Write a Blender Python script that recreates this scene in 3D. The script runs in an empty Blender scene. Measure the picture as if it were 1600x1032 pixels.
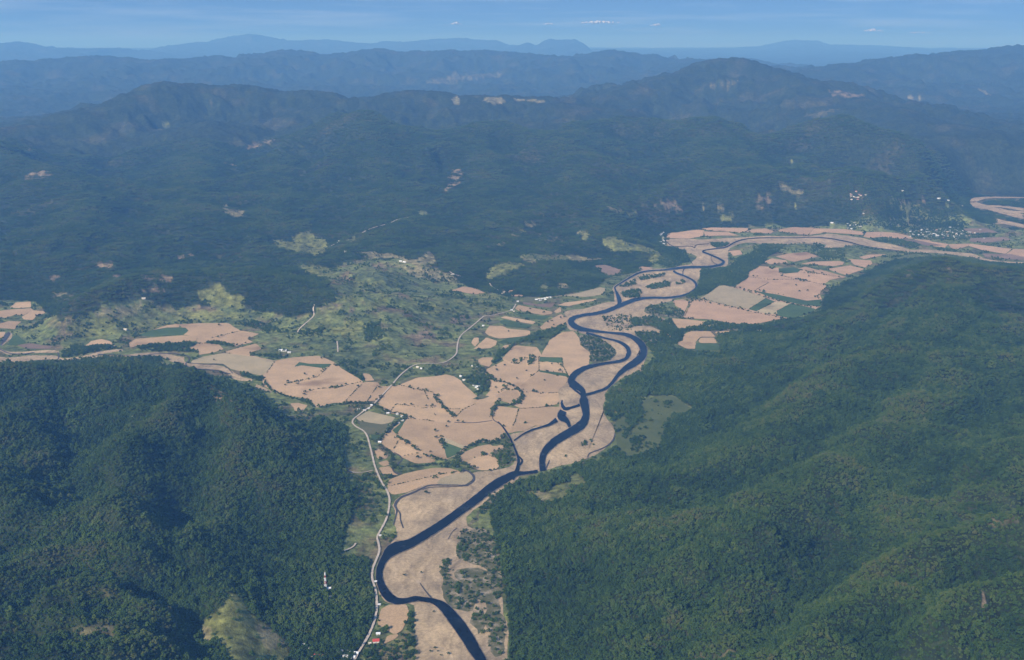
import bpy, math, random, re
import numpy as np

random.seed(7)
RNG = np.random.default_rng(7)
R = math.radians
SC = bpy.context.scene
COL = SC.collection

# ---------------------------------------------------------------- camera
CAM_Z = 1200.0
FPX = 1716.0                      # focal length in pixels of the 1600 px wide photograph
HORIZON = 70.0
PITCH = math.atan((516 - HORIZON) / FPX)
cam_d = bpy.data.cameras.new('camera')
cam_d.sensor_width = 36.0
cam_d.lens = FPX / 1600 * 36.0
cam_d.clip_start = 1.0
cam_d.clip_end = 200000.0
cam = bpy.data.objects.new('camera', cam_d)
COL.objects.link(cam)
cam.location = (0, 0, CAM_Z)
cam.rotation_euler = (R(90) - PITCH, 0, 0)
SC.camera = cam

# ---------------------------------------------------------------- sky, sun, exposure
SUN_EL, SUN_AZ = 34.0, 217.0      # azimuth clockwise from +Y (the view direction)
world = bpy.data.worlds.new('World')
SC.world = world
world.use_nodes = True
wt = world.node_tree
wn, wl = wt.nodes, wt.links
bg = wn['Background']
sky = wn.new('ShaderNodeTexSky')
sky.sky_type = 'NISHITA'
sky.sun_disc = False
sky.sun_elevation = R(SUN_EL)
sky.sun_rotation = R(SUN_AZ)
sky.altitude = 1200
sky.air_density = 1.0
sky.dust_density = 0.3
sky.ozone_density = 2.0
# thin streaks of high cirrus
tc = wn.new('ShaderNodeTexCoord')
mp = wn.new('ShaderNodeMapping'); mp.inputs['Scale'].default_value = (2.2, 2.2, 46.0)
nz = wn.new('ShaderNodeTexNoise'); nz.inputs['Scale'].default_value = 2.6; nz.inputs['Detail'].default_value = 7
nz.inputs['Roughness'].default_value = 0.62
rp = wn.new('ShaderNodeValToRGB')
rp.color_ramp.elements[0].position = 0.46; rp.color_ramp.elements[0].color = (0, 0, 0, 1)
rp.color_ramp.elements[1].position = 0.80; rp.color_ramp.elements[1].color = (0.3, 0.3, 0.3, 1)
mx = wn.new('ShaderNodeMix'); mx.data_type = 'RGBA'
mx.inputs[7].default_value = (5.6, 6.4, 7.2, 1)
wl.new(tc.outputs['Generated'], mp.inputs[0]); wl.new(mp.outputs[0], nz.inputs['Vector'])
wl.new(nz.outputs['Fac'], rp.inputs[0]); wl.new(rp.outputs[0], mx.inputs[0])
off = wn.new('ShaderNodeVectorMath'); off.operation = 'MULTIPLY_ADD'
off.inputs[1].default_value = (1, 1, .85); off.inputs[2].default_value = (0, 0, .42)
wl.new(tc.outputs['Generated'], off.inputs[0]); wl.new(off.outputs[0], sky.inputs['Vector'])
tint = wn.new('ShaderNodeMix'); tint.data_type = 'RGBA'; tint.blend_type = 'MULTIPLY'
tint.inputs[0].default_value = 1.0; tint.inputs[7].default_value = (.86, 1.04, 1.12, 1)
wl.new(sky.outputs[0], tint.inputs[6]); wl.new(tint.outputs[2], mx.inputs[6]); wl.new(mx.outputs[2], bg.inputs['Color'])
bg.inputs['Strength'].default_value = 0.15

sun_d = bpy.data.lights.new('sun', 'SUN')
sun_d.energy = 4.7
sun_d.angle = R(0.53)
sun_d.color = (1.0, 0.93, 0.83)
sun = bpy.data.objects.new('sun', sun_d)
COL.objects.link(sun)
sx, sy, sz = (math.sin(R(SUN_AZ)) * math.cos(R(SUN_EL)), math.cos(R(SUN_AZ)) * math.cos(R(SUN_EL)), math.sin(R(SUN_EL)))
from mathutils import Vector, Matrix
sun.rotation_euler = Vector((sx, sy, sz)).to_track_quat('Z', 'Y').to_euler()
sun.location = (sx * 3000, sy * 3000, sz * 3000)

SC.render.engine = 'CYCLES'
SC.view_settings.view_transform = 'Standard'
SC.view_settings.look = 'None'
SC.view_settings.gamma = 1.0
SC.view_settings.use_curve_mapping = False
SC.view_settings.exposure = 0.14
cy = SC.cycles
cy.max_bounces = 5; cy.diffuse_bounces = 2; cy.glossy_bounces = 2; cy.transmission_bounces = 1
cy.volume_bounces = 1; cy.transparent_max_bounces = 4
cy.use_denoising = True
try:
    cy.denoiser = 'OPENIMAGEDENOISE'; cy.denoising_input_passes = 'RGB_ALBEDO_NORMAL'
except Exception:
    pass
cy.use_adaptive_sampling = True
cy.adaptive_threshold = 0.01

HAZE_DENSITY = 4.4e-5
HAZE_COLOR = (0.205, 0.49, 1.0)
HAZE_ABS = (0.5, 0.5, 0.5)

# ---------------------------------------------------------------- reading places off the survey sheets
# sheet = (x0, y0, scale): a point (X, Y) on a sheet is photo point (x0 + X/scale, y0 + Y/scale)
SHEET = dict(a1=(540, 620, 5), a2=(700, 440, 5), a3=(860, 340, 5), a4=(780, 540, 5), a5=(540, 826, 5),
             a6=(0, 460, 5), a7=(280, 460, 5), a8=(1000, 340, 5), a9=(1280, 280, 5), b1=(400, 330, 5),
             b2=(640, 330, 5), b3=(460, 500, 5), k1=(0, 0, 2.963), k2=(530, 0, 2.963), k3=(1060, 0, 2.963),
             k4=(0, 340, 2.963), k5=(530, 340, 2.963), k6=(1060, 340, 2.963), k7=(0, 684, 2.963),
             k8=(530, 684, 2.963), k9=(1060, 684, 2.963), p=(0, 0, 1))
def pts(sheet, s):
    x0, y0, k = SHEET[sheet]
    out = []
    for w in s.split():
        v = [float(t) for t in w.split(',')]
        out.append((x0 + v[0] / k, y0 + v[1] / k) + tuple(t / k for t in v[2:3]))
    return out
cp, sp = math.cos(PITCH), math.sin(PITCH)
def ray(px, py):
    u = (px - 800) / FPX; v = (516 - py) / FPX
    return np.array([u, cp + v * sp, -sp + v * cp])
def on_plane(px, py, z=0.0):
    d = ray(px, py); t = (z - CAM_Z) / d[2]
    return (d[0] * t, d[1] * t)
def at_dist(px, py, D):
    d = ray(px, py); t = D / math.hypot(d[0], d[1])
    return (d[0] * t, d[1] * t, CAM_Z + d[2] * t)
def chaikin(P, n=1, closed=True):
    for _ in range(n):
        Q = []
        m = len(P)
        rng = range(m) if closed else range(m - 1)
        if not closed: Q.append(P[0])
        for i in rng:
            a, b = P[i], P[(i + 1) % m]
            Q.append(tuple(.78 * p + .22 * q for p, q in zip(a, b))); Q.append(tuple(.22 * p + .78 * q for p, q in zip(a, b)))
        if not closed: Q.append(P[-1])
        P = Q
    return P
def outset(P, d=3.2, cut=5.0):
    """world outline grown by d metres, corners clipped by at most cut metres"""
    A = sum(P[i - 1][0] * P[i][1] - P[i][0] * P[i - 1][1] for i in range(len(P)))
    sg = 1 if A > 0 else -1
    n = len(P); Q = []
    for i in range(n):
        a, b, c = P[i - 1], P[i], P[(i + 1) % n]
        e1 = (b[0] - a[0], b[1] - a[1]); e2 = (c[0] - b[0], c[1] - b[1])
        l1 = math.hypot(*e1) or 1; l2 = math.hypot(*e2) or 1
        nx = (e1[1] / l1 + e2[1] / l2) * sg; ny = -(e1[0] / l1 + e2[0] / l2) * sg
        m = max(.8, nx * nx + ny * ny)
        Q.append((b[0] + 2 * d * nx / m, b[1] + 2 * d * ny / m))
    out = []
    for i in range(n):
        a, b, c = Q[i - 1], Q[i], Q[(i + 1) % n]
        for o in (a, c):
            l = math.hypot(o[0] - b[0], o[1] - b[1]) or 1
            t = min(.3, cut / l)
            out.append((b[0] + (o[0] - b[0]) * t, b[1] + (o[1] - b[1]) * t))
    return out
def strip_poly(P):
    """outline of a band of given width round a centre line, on the sheet"""
    P = chaikin(P, 2, False)
    P2 = []
    for a, b in zip(P[:-1], P[1:]):
        k = max(1, int(math.hypot(b[0] - a[0], b[1] - a[1]) / 2.5))
        P2 += [tuple(p + (q - p) * i / k for p, q in zip(a, b)) for i in range(k)]
    P = P2 + [P[-1]]
    L, Rr = [], []
    for i, (x, y, w) in enumerate(P):
        a = P[max(0, i - 1)]; b = P[min(len(P) - 1, i + 1)]
        tx, ty = b[0] - a[0], b[1] - a[1]
        n = math.hypot(tx, ty) or 1
        nx, ny = -ty / n, tx / n
        w1 = w * .5 + random.gauss(0, .05) * min(w, 5) ; w2 = w * .5 + random.gauss(0, .05) * min(w, 5)
        L.append((x + nx * w1, y + ny * w1)); Rr.append((x - nx * w2, y - ny * w2))
    return L, Rr

# ---------------------------------------------------------------- survey data
# fields: sheet, kind of ground, outline
FIELDS = '''
a1 straw 90,165 175,118 380,165 360,195 290,220 110,190|pale dry field inside the bend of the dirt road
a1 olive 100,195 290,222 330,210 300,290 170,295 130,255|olive fallow below the pale field at the road bend
a1 green 445,200 480,178 430,240 397,292 372,265|small green wedge between ditch houses and tan field
a1 tan 270,345 355,265 405,325 410,350 380,405 320,395|small tan kite-shaped field beside the creek houses
a1 tan 490,168 640,190 785,212 785,250 748,310 743,380 790,440 792,490 700,480 590,420 480,360 405,305|large tan field in the middle of the lower farmland
a1 green 757,350 900,407 860,452 800,480 780,420|dark green crop wedge in the lower farmland
a1 straw 763,322 932,390 908,403 757,345|narrow pale strip above the green crop wedge
a1 tan 870,162 920,112 1010,68 1070,22 1130,12 1168,70 1138,120 1142,180 1000,203 900,203|tan field between the two ditches
a1 tan 822,222 920,218 1140,204 1186,218 1232,280 1218,330 1140,345 1040,338 960,368 932,382 765,314 772,290|broad tan field above the hooked tree belt
a1 tan 893,480 940,432 1030,393 1120,378 1160,398 1200,382 1240,388 1200,408 1120,438 1060,448 980,488 930,525 908,508|curved tan field along the hooked tree belt
a1 tan 955,520 1003,484 1100,464 1158,484 1190,540 1168,568 1080,577 1032,567 1003,543|rounded tan field beside the gravel bar
a1 tan 384,410 418,364 500,404 566,440 450,463 404,440|small tan field west of the hooked belt
a1 tan 444,472 570,448 630,473 695,500 678,513 560,522 500,500|narrow tan field south of the big middle field
a1 tan 235,430 252,412 328,462 308,488 252,480|tiny tan corner beside the dirt road
a1 tan 262,520 320,503 336,530 300,543|tiny tan plot below the road corner
a1 tan 272,557 338,548 368,600 405,614 300,608|small tan plot where the creek hooks
a1 tan 333,660 440,613 560,583 680,563 800,563 876,582 740,607 560,647 342,697|long tan field under the tree belt of the oxbow
a1 tan 342,708 560,658 735,642 710,683 640,680 560,710 480,746 376,763 336,730|long tan field above the oxbow channel
a1 straw 748,642 830,612 965,592 994,630 972,658 930,686 770,688 722,682|pale rounded field at the tip of the oxbow
a1 tan 1153,112 1168,88 1240,83 1346,97 1326,190 1277,277 1238,240 1203,200 1153,184|tan field beside the ditch above the gravel bar
a4 tan 160,497 400,484 476,484 468,530 408,588 300,627 136,590|tan field along the side channel
a4 tan 130,602 258,634 200,666 86,676|tan triangle at the side channel
b3 tan 840,505 960,455 1100,445 1180,430 1250,448 1298,482 1318,512 1426,602 1386,657 1328,697 1212,687 1115,585 1085,558 930,536|great rounded tan field beside the hamlet
b3 olive 815,503 900,452 955,450 835,500|olive corner beside the straight road
b3 tan 765,528 830,519 930,549 1085,580 1072,610 1125,677 900,667 800,650 742,705 660,660|tan field east of the straight road
b3 tan 750,715 800,664 900,677 1130,690 1197,723 1240,770 1197,805 1050,786 893,770 815,735|long tan field across the farmland
b3 tan 1210,699 1320,708 1265,760|small tan triangle where the ditches meet
a7 tan 3,238 160,230 380,228 430,263 472,286 330,333 240,343 200,383 135,378 152,343 42,316 72,275 22,256|tan field below the olive pastures on the tributary
a7 tan 486,289 620,312 522,350 570,375 440,407 342,373 256,358|tan field pointing east above the tributary
a7 tan 74,428 152,388 308,398 342,430 262,458 163,472 160,440|tan arm between two dark thickets
a7 tan 356,455 460,423 598,389 640,430 542,458 552,478 470,468|tan tongue beside the green crop
a7 straw 114,518 182,492 350,463 548,488 745,522 686,600 648,637 500,607 402,582 345,542 200,541 95,541|faded wide field beside the tributary
a7 tan 764,520 880,498 1088,484 1204,533 1000,543 940,529 905,556 745,543|tan strip below the white barn
a7 green 905,565 940,533 1000,546 1180,548 1130,578 960,556|green verge in the tan fields
a7 tan 744,549 900,578 960,561 1106,583 1056,648 838,691 817,760 836,796 780,776 655,708 693,642|great tan field of the western farmland
a7 tan 833,760 843,709 1000,675 1083,653 1190,553 1277,592 1396,660 1414,680 1290,711 1100,746 1008,746 977,806 880,797|tan field crossed by a line of bushes
a7 tan 1013,760 1100,760 1290,727 1434,690 1376,760 1277,847 1200,847 1082,885 1033,828 989,815|tan field at the southern point of the western farmland
a7 tan 1454,688 1543,689 1568,723 1645,722 1536,831 1294,846 1384,765|tan field west of the straight road
a7 tan 1442,622 1480,627 1516,675 1460,678|tiny tan triangle in the scrub
a7 tan 872,857 920,852 998,870 958,912 912,912 897,880|small tan plot by the foot of the forested hill
a6 tan 674,402 720,367 790,354 850,367 900,405 850,398 760,388 712,403|tan crescent above the tributary
a6 tan 1014,385 1060,352 1250,337 1430,325 1535,337 1528,363 1400,377 1200,382 1090,397 1022,417|long tan field beside the tributary thicket
a6 green 1095,324 1170,287 1300,267 1446,264 1466,290 1428,316 1200,328|dull green lens field
a6 tan 1195,280 1300,247 1380,234 1396,237 1396,258 1300,260|thin tan strip above the green lens
a6 tan 82,105 130,67 233,60 238,103 140,108|upper tan plot at the left edge
a6 tan -60,140 80,122 238,112 252,126 180,163 110,163 50,183 -60,190|tan field at the left edge
a6 tan 173,180 252,128 352,136 338,153 280,168 250,202 192,198|tan plot by the dark thicket on the left
a6 tan -60,250 70,212 162,216 118,250 113,273 60,268 -60,265|tan plot beside the tributary head
a6 tan -40,300 38,297 18,338 -40,350|tan sliver at the tributary head
a6 brown 135,400 230,387 396,410 388,428 200,423|brown field along the tributary bank
a6 green 100,332 128,322 198,380 140,398 92,400 64,398|green corner above the brown field
a2 tan 733,578 803,457 900,398 978,392 1017,440 1027,500 1106,562 1101,600 1096,648 1006,698 938,745 903,665 893,600 830,588|great tan field against the river bend
a2 green 718,592 893,598 885,636 820,632 722,628|green strip beside the great tan field
a2 tan 717,642 770,628 868,652 901,690 926,713 800,698 717,688|tan field between two green strips
a2 green 717,697 800,707 922,722 932,744 820,727 722,708|lower green strip beside the river field
a2 tan 568,820 642,762 712,713 820,738 928,758 917,800 868,838 857,868 720,872 600,857|tan field with one lone tree
a2 tan 593,873 720,883 857,883 866,928 838,962 700,982 563,987 582,932|tan field left of the gravel bar
a2 tan 433,600 522,503 688,518 697,526 620,577 520,617 472,622|tan parallelogram field
a2 tan 304,690 440,624 500,663 562,653 608,603 612,673 682,633 692,583 712,583 707,698 650,736 570,797 522,806 402,767 312,709|notched tan field around two thickets
a2 tan 384,888 470,853 538,863 552,908 480,946 402,927|tan plot enclosed by the creek belt
a2 tan 304,732 358,787 376,830 366,900 384,938 330,947 263,928 332,860 347,790|tan strip beside the hamlet
a2 tan 208,527 302,443 378,467 367,498 330,522|tan plot by the green verge
a2 tan 187,480 207,443 233,443 233,480 210,512|little oval tan plot
a2 tan 293,400 332,348 420,353 470,373 637,388 632,418 560,432 400,447 330,427|long tan field with a dark patch at its end
a2 tan 418,285 450,275 677,317 662,333 540,313|thin tan strip between green crops
a2 tan 528,213 552,188 700,218 816,241 798,258 740,262 560,232|upper tan strip by the road end
a2 green 513,252 740,273 797,272 750,298 620,288|green crop under the upper tan strip
a2 green 393,312 450,303 657,347 618,368 460,353|wider green crop under the thin strip
a2 green 393,478 480,443 586,438 548,467 440,487|green crop above the creek thicket
a2 brown 590,165 700,180 830,175 800,205 700,195 600,180|dull brown strip above the upper tan strip
a2 olive 600,120 820,140 850,160 700,160 590,150|olive strip below the hamlet plots
a2 olive 300,330 380,300 410,320 330,340|olive corner left of the thin strip
a1 olive 1000,20 1060,-10 1120,0 1070,20|olive corner beside the hamlet trees
a1 green 205,300 285,305 240,345 210,330|small green plot by the road creek
a3 green 30,690 120,670 260,650 120,700|green verge along the far bar
a2 tan 723,360 762,323 880,258 936,290 917,328 850,357 742,377|tan field dotted with trees at the river bend
a2 tan 238,620 270,598 342,598 337,640 318,667 252,648|tan plot with a ragged edge above the hamlet
a2 tan 413,530 442,503 507,492 480,508 422,542|tan sliver in the creek thicket
a2 tan 833,236 878,203 878,238 850,248|tan corner near the river fork
a2 tan 863,187 920,168 1157,138 1148,149 940,193|thin tan field above the pale bar
a2 straw 804,121 1000,98 1190,48 1226,57 1206,103 1080,122 900,114|pale ochre band below the scrubby hill
a2 pink 33,71 120,43 220,58 281,90 210,102 112,84|reddish field by the road fork
a2 pink 468,77 518,68 527,84 482,93|small reddish plot at the hamlet
a2 pink 493,106 578,107 586,118 502,117|lower reddish plot at the hamlet
a3 brown 354,377 430,373 564,416 538,438 450,462 402,428|brown field left of the narrow channel
a3 pink 698,382 796,396 740,413 693,413|reddish plot beside the narrow channel
a8 straw 474,630 532,602 622,538 660,533 858,588 980,630 848,716 680,687 550,657|faded field beside the floodplain wood
a8 green 855,719 986,634 1046,660 905,732|green stripe between faded fields
a8 straw 910,738 1075,659 1164,676 1060,724 1076,762|faded field beside the green stripe
a8 green 1084,770 1074,731 1182,674 1364,716 1338,743 1180,792|green field at the foot of the forested mountain
a8 pink 344,780 403,659 540,675 850,740 1104,790 900,832 750,832 560,797 402,791|largest pink field on the far bank
a8 pink 259,652 330,643 376,662 348,738 282,690|pink plot beside the far bank sand
a8 pink 745,545 852,474 996,492 996,513 870,576|pink field above the faded field
a8 pink 854,430 950,384 1050,413 1110,462 1195,484 1030,487 856,466|upper pink field by the green oval
a8 pink 894,567 1033,499 1210,494 1426,532 1454,555 1407,569 1402,603 1328,637 1250,638 1060,588|wide pink field against the forest edge
a8 green 1085,400 1200,393 1255,410 1225,432 1130,440 1090,425|green oval in the pink fields
a8 pink 1124,442 1240,433 1400,448 1494,471 1467,488 1418,512 1220,476 1132,453|pink strip above the wide pink field
a8 pink 1243,401 1290,388 1440,428 1574,464 1520,468 1400,437|narrow pink strip with hedges
a8 green 895,576 1060,603 1300,654 1416,643 1406,697 1250,681 1050,636|dull green strip below the wide pink field
a8 pink 974,350 1030,323 1138,337 1146,354 1020,367|small pink field by the floodplain wood
a8 pink 1064,306 1170,283 1300,273 1384,305 1300,327 1200,347 1122,324|pink field in the far bend
a8 pink 1264,364 1340,348 1560,343 1592,355 1576,372 1500,382 1380,372|long pink field in the far bend
a9 pink 64,705 240,678 346,705 210,752|pink rhombus at the forest edge
a9 pink 233,627 398,638 411,664 360,692 280,672|pink field reaching the forest edge
a9 pink 314,611 400,592 518,590 470,603 350,626|thin pink field at the ridge foot
a9 pink 3,708 206,766 180,773 3,740|thin pink strip under the rhombus
a8 pink 224,126 450,98 497,102 487,147 380,166 205,162|dusky pink field at the far quarry
a8 pink 484,90 560,80 866,87 790,122 700,112 560,107|long pink field below the far hills
a8 pink 503,112 690,118 772,143 640,142 512,147|pink sliver beside the far gravel
a8 pink 834,115 880,93 980,88 1040,110 1018,127 900,122|pink oval below the far hills
a8 pink 1094,95 1200,78 1356,83 1308,137 1180,127 1084,109|pink field on the far terrace
a9 pink -84,438 -38,388 200,393 346,417 337,438 200,428 60,418|long pink terrace field
a9 pink 350,453 373,418 478,415 478,453 400,462|squarish pink field below the village road
a9 pink 487,415 600,423 698,447 734,468 620,467 487,453|pink field next to the village
a9 pink 744,472 860,480 870,490 1006,510 976,538 860,520|dull pink strip below the village
a9 pink 1014,512 1180,507 1165,523 1080,548 1034,544|pink plot east of the village
a9 pink 1186,508 1500,548 1450,585 1282,558 1174,525|long pink field toward the right edge
a9 pink 1464,590 1522,548 1660,556 1660,616|pink field at the right edge
a8 tan 293,985 342,962 348,917 400,893 548,893 580,934 470,933 428,972 428,1026 362,1026|tan hook-shaped field across the river
a8 tan 464,969 482,943 577,943 596,982 472,982|small tan field inside the hook
a8 green 442,988 600,992 636,1038 434,1038|green plot below the hook-shaped field
a8 tan 250,792 400,803 515,817 478,847 332,872 293,858|tan field below the largest pink field
a8 straw 445,868 606,828 598,843 472,868|pale strip in the dark floodplain trees
a8 straw 893,882 975,882 930,903|pale bare patch at the forest edge
a8 tan 600,895 760,892 740,903 592,906|thin sandy strip at the forest edge
a8 pink 694,266 778,257 796,288 732,302|pink plot beside the far bend
a5 tan 338,603 472,603 478,700 428,797 388,826 264,748 293,632|tan clearing beside the lower river bend
a5 tan 334,842 406,838 388,858 304,901|small tan clearing near the red-roofed house
a4 meadow 1110,470 1170,420 1270,390 1380,410 1450,470 1500,500 1400,560 1310,600 1290,700 1230,800 1150,860 980,870 930,800 910,680 920,580 980,560 1080,600 1100,550|open olive meadow below the forested mountain
a4 meadow 1170,270 1255,250 1240,370 1215,380 1180,330|small olive glade beside the floodplain trees
a6 meadow 670,545 800,550 900,535 960,540 860,572 700,570|pale green glade at the hill foot
a9 brown 620,470 760,480 960,520 860,525 700,490|dull plot under the village fields
a9 brown 1130,390 1300,385 1400,420 1180,430|brown plot right of the village
a9 brown 1180,465 1450,455 1500,475 1300,500 1180,490|brown plot beyond the right terrace
a9 brown 1280,585 1500,590 1600,610 1600,635 1300,610|brown strip on the right bank
a9 brown 240,200 310,190 370,215 330,240 250,225|dark red plot on the far slope
'''
# the continuous ploughland that the single fields divide
BASES = [
 ('a7', 'tan', '95,541 182,492 350,463 470,468 552,478 745,522 880,498 1088,484 1204,533 1280,590 1400,660 1440,690 1545,689 1570,722 1655,720 1540,833 1290,848 1200,848 1082,886 1030,830 980,812 880,798 836,796 780,776 655,708 648,637 500,607 402,582 345,542'),
 ('a1', 'tan', '258,50 358,-80 430,-92 560,-145 700,-155 780,-168 850,-150 900,-113 1028,2 1130,12 1168,72 1240,82 1346,97 1500,91 1580,80 1658,84 1668,130 1608,186 1500,222 1290,283 1232,282 1240,300 1218,332 1140,347 960,370 930,420 800,488 700,482 640,475 700,503 560,523 440,470 380,440 320,395 270,345 330,270 440,200 490,165 440,142 330,127'),
 ('a2', 'tan', '304,690 440,620 430,600 522,503 690,515 733,578 803,457 900,398 978,392 1017,440 1027,500 1106,562 1096,648 1006,698 938,745 918,800 868,838 857,868 866,928 838,962 700,985 563,990 480,950 400,930 380,940 350,990 150,1020 240,930 330,880 345,790 290,720'),
 ('a1', 'tan', '333,660 440,612 560,582 680,562 800,562 880,582 985,592 998,630 975,660 930,688 640,683 560,713 480,747 375,764 335,730'),
 ('a1', 'tan', '893,480 940,432 1030,393 1240,386 1230,400 1120,440 1190,500 1190,555 1168,570 1032,569 950,540'),
 ('a8', 'pink', '344,780 403,657 470,632 532,602 622,537 740,545 850,470 850,430 940,382 1060,392 1240,402 1290,386 1590,465 1480,490 1440,520 1458,555 1410,573 1403,608 1418,642 1408,698 1368,716 1180,793 1110,790 900,833 750,833 560,799'),
 ('a7', 'tan', '3,238 160,230 380,228 430,263 480,287 620,311 523,350 573,376 440,408 342,373 256,358 200,384 310,396 343,430 262,458 163,473 160,440 74,428 150,386 135,378 150,343 42,316 72,275 22,256'),
]
SAND = [
 ('a5', '545,1030 540,760 537,610 500,585 350,592 300,562 255,500 233,430 230,340 258,290 298,230 328,180 345,140 360,105 400,60 400,0'),
 ('a1', '375,1000 388,940 386,900 366,860 380,820 428,778 480,756 560,716 640,681 760,691 880,691 950,686 992,655 1003,625 985,598 1020,590 1080,582 1200,572 1300,545 1330,480 1322,420 1296,370 1284,320 1290,290 1370,280 1440,250 1530,215 1600,180'),
 ('a4', '440,570 468,510 468,440 450,400 455,350 480,310 522,305 525,290 560,240 600,190 660,163 720,148 850,123'),
 ('a2', '1270,610 1320,570 1300,520 1240,480 1150,430 1050,410 1000,392 945,380 920,340 916,310 935,285 912,255 905,238 960,222 1050,218 1100,203 1160,185 1220,165 1310,158'),
 ('a3', '500,655 497,600 480,560 498,530 560,500 620,460 690,415 800,400 920,400 1010,380 1090,370 1105,350 1150,310 1120,290 1070,280 1000,240 930,232 885,222 905,190 900,172 1000,165 1200,172 1400,162 1470,158 1600,148'),
 ('a8', '830,158 950,143 1100,148 1300,148 1440,133'),
 ('a9', '60,425 200,440 340,460 400,480 560,510 640,530 720,555 830,550 900,555 1040,570 1180,580 1250,600 1300,625 1430,645 1680,652 1680,663 1440,659 1290,637 1200,612 1080,597 950,582 860,574 820,580 700,574 560,557 400,537 320,517 220,522 180,535 30,545 60,510 0,508'),
 ('a8', '1330,202 1200,207 1080,217 980,217 880,197 820,197 740,222 690,247 690,300 687,355 682,382 600,388 466,398 467,470 444,500 447,552 400,592 330,617 250,640'),
 ('a3', '960,652 860,670 740,705 735,745 820,770 900,790 945,835 880,860 930,900 955,940 920,965 850,920 760,960 740,1000 760,1030'),
 ('a2', '1460,430 1530,480 1562,530 1552,600 1520,650 1560,680 1540,700 1440,720 1400,735 1330,770 1240,855 1240,900 1210,960 1220,1020'),
 ('a4', '818,500 830,570 880,620 905,680 900,740 830,800 760,860 690,880 580,920 480,940 390,970 300,985'),
 ('a1', '1500,585 1370,612 1340,655 1280,680 1220,730 1170,760 1110,800 1060,850 980,900 940,950 960,1030'),
 ('a5', '1110,0 1130,100 1200,200 1215,350 1210,480 1230,580 1240,700 1270,740 1270,850 1265,1060 545,1060'),
]
TRIB = [
 'a6 -60,512,50 100,517,40 250,497,42 350,497,30 430,492,33 480,510,16 560,506,14 640,491,12 720,476,18 800,456,22 900,441,18 960,438,12',
 'a6 600,500,12 760,488,13 900,485,13 1000,480,13 1100,470,20 1200,466,24 1290,481,36 1370,512,56 1440,512,44',
 'a6 -40,420,40 10,440,18 60,462,22 150,462,20 300,450,18 400,446,22 460,452,16',
 'a6 10,400,16 40,365,34 85,330,30 70,300,26',
 'a7 0,505,36 50,548,20 90,560,36 200,568,36 300,572,36 370,592,36 430,642,44 500,667,26 570,671,14',
 'a7 600,715,24 660,740,20 720,765,14',
 'a9 1600,285,60 1500,270,44 1400,245,34 1300,220,30 1220,205,50 1190,170,40 1250,155,26 1330,142,9 1600,146,6',
 'a9 1600,240,20 1500,225,16 1380,212,12 1280,210,10',
 'a9 1380,330,40 1480,345,26 1600,370,24',
]
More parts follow.
